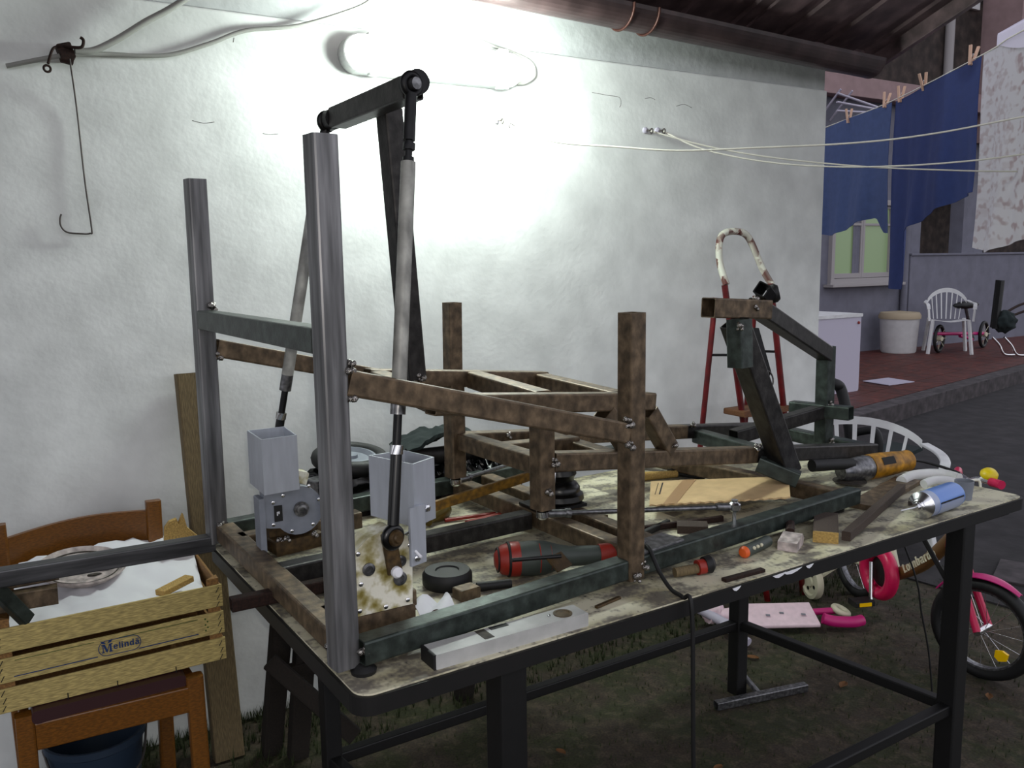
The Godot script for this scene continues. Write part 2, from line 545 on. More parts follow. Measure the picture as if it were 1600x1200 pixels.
# ---------------------------------------------------------------- setting
func setting() -> void:
	var st := S()
	box(st, v(5.0, -0.06, -3.5), v(30, 0.12, 21), Basis(), 0.01)
	struct("floor", st, M.dirt)
	# wall plane with moss-stained foot
	st = S()
	beam(st, v(-3.5, 1.053, -2.83), v(3.175, 1.053, -2.83), 0.5, 2.106, 0.0, 0.006)
	var wall := struct("wall_back", st, M.plaster)
	for q in [[v(1.921, 1.992, -2.581), v(1.99, 1.988, -2.581), v(2.045, 1.985, -2.581), v(2.052, 1.962, -2.581), v(2.046, 1.950, -2.581)], [v(2.165, 1.991, -2.581), v(2.195, 1.996, -2.581), v(2.215, 1.990, -2.581)], [v(2.32, 1.975, -2.581), v(2.36, 1.985, -2.581), v(2.40, 1.975, -2.581)], [v(0.665, 2.022, -2.581), v(0.668, 2.035, -2.581)], [v(0.735, 1.777, -2.581), v(0.755, 1.775, -2.581), v(0.78, 1.779, -2.581)], [v(0.54, 1.80, -2.581), v(0.57, 1.795, -2.581), v(0.60, 1.80, -2.581)]]:
		st = S()
		tube(st, curve(q, 4), 0.0016, 5)
		obj("crack", st, M.stain, wall)
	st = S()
	beam(st, v(-3.5, 2.53, -2.84), v(3.172, 2.53, -2.84), 0.5, 0.85, 0.0, 0.006)  # band above the main wall face, slightly set back and greyer
	tag(struct("trim_1", st, M.band_plaster), "greyer band along the top of the white wall, set slightly back")
	st = S()
	box(st, v(2.92, 1.5, -4.6), v(0.5, 3.0, 3.1), Basis(), 0.01)
	struct("wall_right", st, M.plaster)
	# sheet roof over the yard, rising away from the wall
	var roof := Node3D.new()
	put(roof, "ceiling", self)
	tag(roof, "dark brown ribbed sheet roof above the workbench", "", "", "structure")
	var sl := tan(deg_to_rad(21.0))
	for k in 8:
		var x0 := 3.40 - 0.80 * k
		st = S()
		var pr := PackedVector2Array()
		var low := [[0.0, 0.0], [0.06, 0.0], [0.07, 0.012], [0.13, 0.012], [0.14, 0.0], [0.32, 0.0], [0.33, 0.012], [0.39, 0.012], [0.40, 0.0], [0.58, 0.0], [0.59, 0.012], [0.65, 0.012], [0.66, 0.0], [0.80, 0.0]]
		for q in low: pr.append(Vector2(q[0], q[1]))
		low.reverse()
		for q in low: pr.append(Vector2(q[0], q[1] + 0.012))
		var dirz := v(0, sl, 1).normalized()
		extrude(st, pr, 2.6, Transform3D(Basis(v(-1, 0, 0), v(0, 1, 0), dirz), v(x0, 2.265 + 0.012 * k, -2.52)))
		obj("roof_panel", st, M.roof_brown, roof)
	st = S()
	beam(st, v(3.41, 2.235, -2.53), v(3.41, 2.235 + sl * 2.35, -0.18), 0.03, 0.075, 0.0, 0.004)
	obj("roof_edge", st, M.roof_brown, roof)
	st = S()
	beam(st, v(-3.0, 2.36, -2.535), v(3.36, 2.285, -2.535), 0.03, 0.14, 0.0, 0.003)
	obj("closing_board", st, M.roof_brown, roof)
	for z in [-1.5, -0.4]:
		st = S()
		beam(st, v(-3.0, 2.22 + sl * (z + 2.52), z), v(3.40, 2.20 + sl * (z + 2.52), z), 0.05, 0.08, 0.0, 0.004)
		obj("purlin", st, M.roof_brown, roof)
	# half-round gutter
	var g := thing("roof_gutter", v(2.0, 2.17, -2.46), "dark brown half-round gutter running along the top of the white wall", "gutter")
	st = S()
	var gp := PackedVector2Array()
	for i in 17: gp.append(Vector2(cos(PI + PI * i / 16.0), sin(PI + PI * i / 16.0)) * 0.070)
	for i in 17: gp.append(Vector2(cos(TAU - PI * i / 16.0), sin(TAU - PI * i / 16.0)) * 0.066)
	var ga := v(3.30, 2.215, -2.455)
	var gb := v(-2.2, 2.375, -2.455)
	var gd := (gb - ga)
	var gx := Transform3D(Basis(v(0, 0, 1), Vector3.UP, gd.normalized()), ga)
	gx.basis.y = gx.basis.z.cross(gx.basis.x)
	extrude(st, gp, gd.length(), gx)
	obj("channel", st, M.gutter_brown, g)
	st = S()
	var ep := PackedVector2Array()
	for i in 17: ep.append(Vector2(cos(PI + PI * i / 16.0), sin(PI + PI * i / 16.0)) * 0.071)
	extrude(st, ep, 0.004, gx)
	obj("end_cap", st, M.gutter_brown, g)
	for u in [0.225, 0.245]:
		st = S()
		ring(st, 0.0735, 0.0045, Transform3D(Basis(v(0, 0, 1), gd.normalized(), Vector3.UP), ga + gd * u), 16, 6, -PI, 0.0)
		obj("bracket", st, M.copper, g)
	# driveway and porch
	st = S()
	var dv := PackedVector2Array([Vector2(3.3, 5.0), Vector2(3.3, 2.6), Vector2(3.7, -1.5), Vector2(3.2, -6), Vector2(19, -6), Vector2(19, 9), Vector2(3.3, 9)])
	extrude(st, dv, 0.02, Transform3D(Basis(v(1, 0, 0), v(0, 0, -1), v(0, 1, 0)), v(0, -0.012, 0)))
	tag(struct("driveway", st, M.asphalt), "dark grey driveway beside the porch")
	porch()
	# grass tufts and dead leaves
	var bl := S()
	var rng := RandomNumberGenerator.new()
	rng.seed = 7
	for k in 5:
		var a := TAU * k / 5 + rng.randf()
		var d := v(cos(a), 0, sin(a)) * rng.randf_range(0.006, 0.02)
		var h := rng.randf_range(0.018, 0.045)
		var sd := v(-sin(a), 0, cos(a)) * 0.0018
		bl.add_vertex(-sd); bl.add_vertex(sd); bl.add_vertex(d + v(0, h, 0))
	bl.generate_normals()
	var mm := MultiMesh.new()
	mm.transform_format = MultiMesh.TRANSFORM_3D
	mm.mesh = bl.commit()
	mm.instance_count = 6000
	for i in 6000:
		var x: float
		var z: float
		if i < 2200:
			x = rng.randf_range(-0.6, 3.2)
			z = -2.57 + pow(rng.randf(), 2.2) * 0.35
		else:
			x = rng.randf_range(-0.3, 3.6)
			z = rng.randf_range(-2.5, -0.8)
		var sc := rng.randf_range(0.5, 1.3) * (1.0 if i < 2200 else 0.42)
		mm.set_instance_transform(i, Transform3D(Basis(Vector3.UP, rng.randf() * TAU).scaled(Vector3.ONE * sc), v(x, 0.0, z)))
	var mi := MultiMeshInstance3D.new()
	mi.multimesh = mm
	mi.material_override = M.grass
	put(mi, "grass", self)
	tag(mi, "short sparse grass and moss on the ground along the wall foot", "grass", "", "stuff")
	var leaves := [[v(1.62, 0, -1.60), "brown dead leaf nearest the front left leg of the bench"], [v(1.95, 0, -1.45), "brown dead leaf on the earth midway between the steel tee and the bench front"], [v(2.30, 0, -1.72), "brown dead leaf on the earth right of the steel tee bar"], [v(1.30, 0, -1.9), "brown dead leaf on the earth under the middle of the bench"], [v(2.62, 0, -1.42), "brown dead leaf on the earth by the pink bicycle's front wheel"], [v(2.2, 0, -2.02), "brown dead leaf on the earth just below the pink scooter"]]
	for k in leaves.size():
		st = S()
		var at: Vector3 = leaves[k][0]
		var an := k * 1.7
		var ln := 0.016 + 0.003 * (k % 3)
		sheet(st, func(a: float, b: float): return at + Basis(Vector3.UP, an) * v((a - 0.5) * ln * 2, 0.006 + 0.012 * absf(b - 0.5), (b - 0.5) * ln * sin(PI * (0.08 + 0.84 * a)) * 1.2), 6, 4, 0.0008)
		tag(obj("dead_leaf", st, M.leaf), leaves[k][1], "leaf", "dead leaves on the ground")

func porch() -> void:
	# edge runs from (5.6,-4.27) to (9.6,-5.05); terracotta tiles with joints as far as they can be told apart
	var ea := v(3.6, 0.15, -3.88)
	var ed := v(0.981, 0, -0.193).normalized()
	var en := v(ed.z, 0, -ed.x)  # away from the viewer
	if en.z > 0: en = -en
	var slab := Node3D.new()
	put(slab, "porch_floor", self)
	tag(slab, "raised porch floor of red terracotta tiles", "", "", "structure")
	var st := S()
	var bs := Basis(ed, Vector3.UP, ed.cross(Vector3.UP))
	beam(st, ea + en * 2.2 - v(0, 0.085, 0), ea + ed * 16 + en * 2.2 - v(0, 0.085, 0), 4.4, 0.13, 0.0, 0.004)
	obj("slab", st, M.kerb, slab)
	var tb := S()
	box(tb, Vector3.ZERO, v(0.292, 0.022, 0.292), Basis(), 0.003)
	tb.generate_normals()
	var tm := tb.commit()
	for i in 24:
		for j in 11:
			var c := ea + ed * (1.0 + 0.3 * i) + en * (0.33 + 0.3 * j) - v(0, 0.011, 0)
			mesh_at("floor_tile", tm, M.terracotta if (i * 7 + j * 5) % 3 else M.terracotta_b, slab, Transform3D(bs, c))
	var rest := S()
	var r0 := ea + ed * (1.0 + 0.3 * 24 - 0.15)
	beam(rest, r0 + en * 2.0 - v(0, 0.011, 0), r0 + ed * 8.0 + en * 2.0 - v(0, 0.011, 0), 3.65, 0.022, 0.0, 0.003)
	obj("tile_field", rest, M.terracotta, slab)
	for k in 16:
		st = S()
		beam(st, ea + ed * (k * 1.0) + en * 0.085 - v(0, 0.012, 0), ea + ed * (k * 1.0 + 0.993) + en * 0.085 - v(0, 0.012, 0), 0.17, 0.03, 0.0, 0.006)
		obj("edge_stone", st, M.kerb, slab)
	st = S()
	beam(st, ea + en * 0.08 - v(0, 0.09, 0), ea + ed * 16 + en * 0.08 - v(0, 0.09, 0), 0.10, 0.12, 0.0, 0.004)
	obj("riser", st, M.terracotta_b, slab)

# ---------------------------------------------------------------- yard behind
func plastic_chair(at: Vector3, turn: float, label: String, k1 := Vector3.ONE) -> Node3D:
	var t := thing("plastic_chair", at, label, "chair", "")
	var xf := Transform3D(Basis(Vector3.UP, turn) * Basis.from_scale(k1), at)
	var st := S()
	sheet(st, func(a: float, b: float): return xf * v((a - 0.5) * 0.44, 0.42 + 0.012 * cos(a * PI * 2) - 0.02 * (1 - b), (b - 0.5) * 0.42), 8, 6, 0.008)
	obj("seat", st, M.white_plastic, t)
	# rounded back: rim and slats follow one arc
	var arc := func(a: float, y: float) -> Vector3:
		var ph := lerpf(-1.15, 1.15, a)
		var bow := 0.05 * (y - 0.42) / 0.4
		return xf * v(sin(ph) * 0.25, y, -0.19 - cos(ph) * 0.05 - bow + 0.02)
	var top := func(a: float) -> float: return 0.62 + 0.20 * sin(PI * clampf(a * 0.8 + 0.1, 0, 1))
	st = S()
	sheet(st, func(a: float, b: float): return arc.call(a, top.call(a) - 0.055 * b), 20, 2, 0.012)
	obj("back_rim", st, M.white_plastic, t)
	for k in 7:
		st = S()
		var a0 := 0.14 + 0.115 * k
		sheet(st, func(a: float, b: float): return arc.call(lerpf(0.5, a0 + 0.028 * a, 0.80 + 0.20 * b), lerpf(0.42, top.call(a0) - 0.05, b)), 2, 8, 0.007)
		obj("back_slat", st, M.white_plastic, t)
	for s in [-1.0, 1.0]:
		st = S()
		var pts := [xf * v(0.235 * s, 0.66, -0.20), xf * v(0.27 * s, 0.64, -0.08), xf * v(0.275 * s, 0.635, 0.10), xf * v(0.265 * s, 0.60, 0.19), xf * v(0.25 * s, 0.42, 0.21)]
		var cv := curve(pts, 5)
		for i in cv.size() - 1: beam(st, cv[i], cv[i + 1] + (cv[i + 1] - cv[i]) * 0.15, 0.045, 0.014, 0.0, 0.005)
		obj("armrest", st, M.white_plastic, t)
		for z in [-1.0, 1.0]:
			st = S()
			beam(st, xf * v(0.205 * s, 0.43, 0.19 * z), xf * v(0.25 * s, 0.0, 0.23 * z), 0.045, 0.035, 0.0, 0.008)
			obj("leg", st, M.white_plastic, t)
	return t

func background() -> void:
	var z := -7.3
	var st := S()
	# facade: panel with a window opening, half wall, pillars, recess
	beam(st, v(5.5, 0.60, z - 0.1), v(9.12, 0.60, z - 0.1), 0.2, 0.92, 0.0, 0.004)
	beam(st, v(9.12, 0.60, z - 0.1), v(10.66, 0.60, z - 0.1), 0.2, 0.92, 0.0, 0.004)
	beam(st, v(5.5, 2.22, z - 0.1), v(9.12, 2.22, z - 0.1), 0.2, 2.36, 0.0, 0.004)
	beam(st, v(10.44, 2.22, z - 0.1), v(10.66, 2.22, z - 0.1), 0.2, 2.36, 0.0, 0.004)
	beam(st, v(9.12, 2.75, z - 0.1), v(10.44, 2.75, z - 0.1), 0.2, 1.3, 0.0, 0.004)
	beam(st, v(10.66, 1.6, z - 0.1), v(11.0, 1.6, z - 0.1), 0.2, 3.6, 0.0, 0.004)
	beam(st, v(11.98, 2.3, z - 0.1), v(12.5, 2.3, z - 0.1), 0.2, 2.2, 0.0, 0.004)
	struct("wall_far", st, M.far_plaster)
	st = S()
	beam(st, v(10.66, 0.76, z), v(18, 0.76, z), 0.2, 1.28, 0.0, 0.006)
	beam(st, v(10.66, 1.405, z), v(18, 1.405, z), 0.24, 0.03, 0.0, 0.006)
	struct("wall_low", st, M.far_plaster)
	st = S()
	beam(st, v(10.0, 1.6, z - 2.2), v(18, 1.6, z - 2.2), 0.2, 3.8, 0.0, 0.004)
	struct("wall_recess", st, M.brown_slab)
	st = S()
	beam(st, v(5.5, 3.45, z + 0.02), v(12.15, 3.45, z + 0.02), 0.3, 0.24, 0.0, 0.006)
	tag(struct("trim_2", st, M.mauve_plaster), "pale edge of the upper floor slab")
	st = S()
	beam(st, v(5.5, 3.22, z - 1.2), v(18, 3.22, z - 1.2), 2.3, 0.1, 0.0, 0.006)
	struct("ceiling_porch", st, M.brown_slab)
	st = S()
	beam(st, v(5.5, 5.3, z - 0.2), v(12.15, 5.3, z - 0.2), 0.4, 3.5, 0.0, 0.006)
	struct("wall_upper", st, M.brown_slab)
	st = S()
	beam(st, v(12.15, 5.0, z + 0.1), v(13.1, 5.0, z + 0.1), 0.9, 4.1, 0.0, 0.006)
	struct("wall_neighbour", st, M.mauve_plaster)
	var w := Node3D.new()
	put(w, "window_1", self)
	w.position = v(9.78, 1.04, z)
	tag(w, "lit two-leaf window with grey frame on the far porch wall", "", "", "structure")
	st = S()
	for b in [[v(9.12, 1.08, z), v(10.44, 1.08, z), 0.07], [v(9.12, 2.08, z), v(10.44, 2.08, z), 0.07]]: beam(st, b[0], b[1], 0.10, b[2], 0.0, 0.004)
	for x in [9.155, 10.405]: beam(st, v(x, 1.08, z), v(x, 2.08, z), 0.07, 0.10, 0.0, 0.004)
	obj("window_frame", st, M.window_frame, w)
	st = S()
	beam(st, v(9.05, 1.03, z + 0.05), v(10.5, 1.03, z + 0.05), 0.2, 0.035, 0.0, 0.004)
	obj("window_sill", st, M.window_frame, w)
	for x in [9.48, 10.08]:
		st = S()
		for dx in [-0.28, 0.28]: beam(st, v(x + dx, 1.12, z - 0.02), v(x + dx, 2.04, z - 0.02), 0.05, 0.045, 0.0, 0.003)
		for y in [1.15, 2.02, 1.80]: beam(st, v(x - 0.28, y, z - 0.02), v(x + 0.28, y, z - 0.02), 0.045, 0.06 if y < 1.5 else 0.03, 0.0, 0.003)
		var sash := obj("sash", st, M.window_frame, w)
		st = S()
		box(st, v(x, 1.58, z - 0.03), v(0.52, 0.88, 0.006), Basis(), 0.001)
		obj("pane", st, M.lit_pane, sash)
	st = S()
	sheet(st, func(a: float, b: float): return v(9.60 + 0.13 * a, 1.16 + 0.84 * b, z - 0.012 + 0.006 * sin(a * 14.0)), 8, 2, 0.002)
	obj("curtain", st, M.far_plaster, w)
	st = S()
	rod(st, v(10.62, 0.15, z + 0.05), v(10.62, 3.33, z + 0.05), 0.045)
	tag(obj("downpipe", st, M.far_plaster), "pale vertical drainpipe at the corner beside the lit window", "pipe")
	st = S()
	rod(st, v(11.33, 3.6, z + 0.06), v(11.33, 5.2, z + 0.06), 0.06)
	tag(obj("downpipe", st, M.window_frame), "grey vertical drainpipe on the dark brown upper wall", "pipe")
	st = S()
	box(st, v(11.75, 4.86, z + 0.02), v(0.5, 0.30, 0.06), Basis(), 0.004)
	tag(obj("wall_box", st, M.white_plastic), "pale box fixed high on the dark brown upper wall", "box")
	# drying rack rails in the dark strip under the slab
	var rk := thing("drying_rack", v(9.4, 3.1, z + 0.25), "thin pale rails of a rack under the porch ceiling beside the wall corner", "rack")
	for k in 3:
		st = S()
		rod(st, v(8.8, 3.10 + 0.10 * k, z + 0.3), v(9.75 - 0.1 * k, 3.14 + 0.03 * k, z + 0.3), 0.014, 6)
		obj("rail", st, M.appliance, rk)
	for x in [8.85, 9.06]:
		st = S()
		beam(st, v(x, 3.05, z), v(x, 3.35, z + 0.31), 0.02, 0.02, 0.0, 0.003)
		obj("wall_arm", st, M.appliance, rk)
	# things on the porch
	st = S()
	var ap := thing("washing_machine", v(6.62, 0.15, -5.42), "white boxy washing machine standing on the porch behind the wall corner", "appliance")
	box(st, v(6.62, 0.505, -5.42), v(0.60, 0.71, 0.55), Basis(), 0.02)
	obj("body", st, M.appliance, ap)
	st = S()
	box(st, v(6.62, 0.86, -5.42), v(0.62, 0.03, 0.57), Basis(), 0.008)
	obj("lid", st, M.white_plastic, ap)
	st = S()
	lathe(st, [Vector2(0.0, 0.012), Vector2(0.012, 0.010), Vector2(0.014, 0.0)], axis(v(6.88, 0.79, -5.143), v(0, 0, 1)), 12)
	obj("lamp_button", st, M.tool_red, ap)
	var bn := thing("laundry_bin", v(10.12, 0.15, -6.95), "white round laundry bin with a beige lid on the porch left of the white chair", "bin")
	st = S()
	lathe(st, [Vector2(0, 0), Vector2(0.20, 0), Vector2(0.215, 0.02), Vector2(0.24, 0.44), Vector2(0.25, 0.46), Vector2(0, 0.46)], Transform3D(Basis(), v(10.12, 0.15, -6.95)), 28)
	obj("body", st, M.white_plastic, bn)
	st = S()
	lathe(st, [Vector2(0.255, 0.44), Vector2(0.258, 0.48), Vector2(0.235, 0.52), Vector2(0, 0.54)], Transform3D(Basis(), v(10.12, 0.15, -6.95)), 28)
	obj("lid", st, M.beige, bn)
	plastic_chair(v(10.55, 0.15, -6.55), deg_to_rad(-50), "white plastic garden armchair with a slatted back standing on the porch tiles")
	st = S()
	sheet(st, func(a: float, b: float): return v(7.40 + 0.40 * a + 0.05 * b, 0.158, -5.16 - 0.33 * b), 4, 4, 0.006)
	tag(obj("floor_mat", st, M.appliance), "small pale mat lying near the edge of the porch tiles", "mat")
	var bk := thing("small_bicycle", v(10.95, 0.15, -6.6), "small bicycle with a black saddle parked on the porch behind the white chair", "bicycle")
	st = S()
	lump(st, v(11.0, 0.742, -6.6), v(0.52, 0.10, 0.16), 0.1, 3)
	obj("saddle", st, M.black_rubber, bk)
	st = S()
	rod(st, v(11.0, 0.70, -6.6), v(11.20, 0.28, -6.6), 0.022)
	obj("seat_post", st, M.zinc, bk)
	st = S()
	rod(st, v(10.35, 0.40, -6.6), v(11.5, 0.34, -6.6), 0.022); rod(st, v(11.2, 0.28, -6.6), v(10.9, 0.34, -6.6), 0.02)
	obj("frame", st, M.magenta, bk)
	for x in [10.45, 11.45]:
		st = S()
		ring(st, 0.16, 0.022, axis(v(x, 0.332, -6.6), v(0.25, 0, 1)), 28, 8)
		var tr := obj("wheel", st, M.black_rubber, bk)
		st = S()
		rod(st, v(x, 0.332, -6.64), v(x, 0.332, -6.56), 0.03)
		for k in 8:
			var a := TAU * k / 8
			rod(st, v(x, 0.332, -6.6), v(x + cos(a) * 0.15, 0.332 + sin(a) * 0.15, -6.6), 0.004, 5)
		obj("hub", st, M.ivory, tr)
	var pc := thing("pushchair", v(10.6, 0.15, -5.9), "dark folded pushchair with bent chrome legs at the right end of the porch", "pushchair")
	st = S()
	sheet(st, func(a: float, b: float): return v(10.44 + 0.17 * a + 0.06 * b, 0.50 + 0.58 * b, -5.9 - 0.12 * a + 0.05 * sin(PI * a)), 8, 8, 0.05)
	obj("backrest", st, M.black_rubber, pc)
	st = S()
	lump(st, v(10.60, 0.58, -5.86), v(0.26, 0.26, 0.24), 0.3, 5)
	obj("seat", st, M.dark_cloth, pc)
	for k in 2:
		st = S()
		tube(st, curve([v(10.42 + 0.08 * k, 0.40, -5.9 + 0.1 * k), v(10.50 + 0.08 * k, 0.30, -5.85 + 0.1 * k), v(10.56 + 0.09 * k, 0.19, -5.82 + 0.1 * k), v(10.80 + 0.05 * k, 0.163, -5.82 + 0.1 * k)]), 0.014)
		obj("leg", st, M.chrome, pc)
	for k in 2:
		st = S()
		tube(st, curve([v(10.62, 0.66 - 0.06 * k, -5.9), v(11.0, 0.77 - 0.10 * k, -5.9), v(11.6, 0.86 - 0.08 * k, -5.85)]), 0.016)
		obj("handle", st, M.rusty, pc)
	# washing line with sheets
	var la := v(5.75, 2.32, -5.15)
	var lb := v(2.95, 2.30, -0.95)
	st = S()
	tube(st, curve([la, v(5.16, 2.30, -4.18), v(4.62, 2.29, -3.29), v(3.93, 2.29, -2.34), v(3.69, 2.295, -2.04), lb], 4), 0.003, 6)
	tag(obj("washing_line", st, M.cord_white), "thin cord holding the blue sheets beyond the end of the white wall", "line")
	var hang := func(a: Vector3, b: Vector3, drop: Callable, seedk: float) -> SurfaceTool:
		var s2 := S()
		var nrm := (b - a).cross(Vector3.UP).normalized()
		sheet(s2, func(p: float, q: float):
			var base: Vector3 = a.lerp(b, p)
			var fold := sin(p * 19.0 + seedk) * 0.018 * q + sin(p * 41.0 + seedk * 2.0 + q * 2.0) * 0.006 * q + sin(p * 7.0 + q * 3.0 + seedk) * 0.02 * q
			return base - Vector3.UP * (drop.call(p) * q + 0.004 * sin(p * 9.0)) + nrm * fold, 48, 24, 0.003)
		return s2
	st = hang.call(v(5.32, 2.30, -4.44), v(4.62, 2.285, -3.29), func(p: float): return 0.70 + 0.05 * sin(p * 5.0) + 0.10 * smoothstep(0.86, 0.95, p) + 0.08 * (1.0 - smoothstep(0.0, 0.12, p)), 0.3)
	tag(obj("bed_sheet", st, M.blue_sheet), "faded blue sheet on the washing line, hanging in front of the lit window", "sheet")
	st = hang.call(v(4.63, 2.285, -3.27), v(3.94, 2.285, -2.36), func(p: float): return (1.08 if p < 0.12 else lerpf(1.08, 0.74, smoothstep(0.12, 0.24, p))) - 0.14 * smoothstep(0.22, 0.98, p), 1.9)
	tag(obj("bed_sheet", st, M.blue_sheet_b), "deep blue sheet on the washing line between the faded sheet and the floral cloth", "sheet")
	st = hang.call(v(3.935, 2.29, -2.345), v(3.42, 2.295, -1.66), func(p: float): return 0.86 + 0.02 * sin(p * 8.0), 2.7)
	tag(obj("floral_cloth", st, M.floral), "white cloth with faint floral print hanging at the right end of the washing line", "cloth")
	st = S()
	var ca := v(3.86, 2.325, -2.245)
	sheet(st, func(p: float, q: float):
		var base: Vector3 = ca.lerp(v(3.38, 2.33, -1.60), p)
		return base + v(0.055, 0, -0.035) * (1.0 - 2.0 * q) * (0.3 + 0.0 * p) + v(0, -0.13 * absf(q - 0.5) * 2.0 * sin(PI * (0.12 + 0.8 * p)) + 0.02, 0), 20, 16, 0.003)
	tag(obj("white_cloth", st, M.white_cloth), "small plain white cloth folded over the line on top of the floral cloth", "cloth")
	var peg0: Node3D = null
	var where := [[4.95, -3.84, "wooden clothes peg nearest the wall corner, on the faded blue sheet"], [4.66, -3.36, "wooden clothes peg where the faded and the deep blue sheets meet"], [4.36, -2.92, "wooden clothes peg in the middle of the deep blue sheet"], [4.00, -2.44, "wooden clothes peg at the right end of the deep blue sheet"], [4.57, -3.20, "wooden clothes peg at the left end of the deep blue sheet"]]
	for q in where:
		var at := v(q[0], 2.30, q[1])
		if peg0 == null:
			peg0 = thing("clothes_peg", at, q[2], "peg", "clothes pegs on the washing line")
			for s in [-1.0, 1.0]:
				st = S()
				beam(st, at + v(0.004 * s, -0.035, 0.003 * s), at + v(0.016 * s, 0.055, 0.010 * s), 0.009, 0.014, 0.0, 0.002, v(0, 0, 1))
				obj("peg_half", st, M.peg, peg0)
			st = S()
			ring(st, 0.006, 0.0012, axis(at + v(0, 0.012, 0), v(1, 0, 0.5)), 10, 5)
			obj("spring", st, M.chrome, peg0)
		else:
			var c: Node3D = peg0.duplicate()
			put(c, "clothes_peg", self)
			c.position = at
			c.rotation.z = 0.25 * sin(at.x * 9.0)
			tag(c, q[2])
	# white armchair just beyond the bench's far end, and a black tubular chair behind it
	plastic_chair(v(3.56, 0.0, -2.64), deg_to_rad(-50), "low white plastic armchair whose slotted back shows just over the right end of the workbench", v(1.36, 0.72, 0.9))
	var bc := thing("tube_chair", v(4.05, 0, -3.0), "black tubular folding chair standing behind the white armchair and wall end", "chair")
	for k in 2:
		st = S()
		var dz := 0.16 * k
		if k == 0: tube(st, curve([v(3.95, 0.72, -3.20), v(3.99, 0.70, -3.12), v(4.03, 0.67, -3.11), v(4.03, 0.56, -3.07), v(4.04, 0.40, -3.04), v(4.08, 0.01, -3.0)]), 0.030, 10)
		else: tube(st, curve([v(4.05, 0.42, -3.05), v(4.03, 0.45, -2.97), v(4.03, 0.468, -2.89), v(4.03, 0.42, -2.855), v(4.03, 0.30, -2.85), v(4.05, 0.01, -2.82)]), 0.022, 10)
		obj("frame_tube", st, M.black_rubber, bc)
	st = S()
	sheet(st, func(a: float, b: float): return v(4.04 + 0.36 * a, 0.33 - 0.02 * sin(PI * a), -3.04 + 0.2 * b), 5, 4, 0.02)
	obj("seat", st, M.dark_cloth, bc)

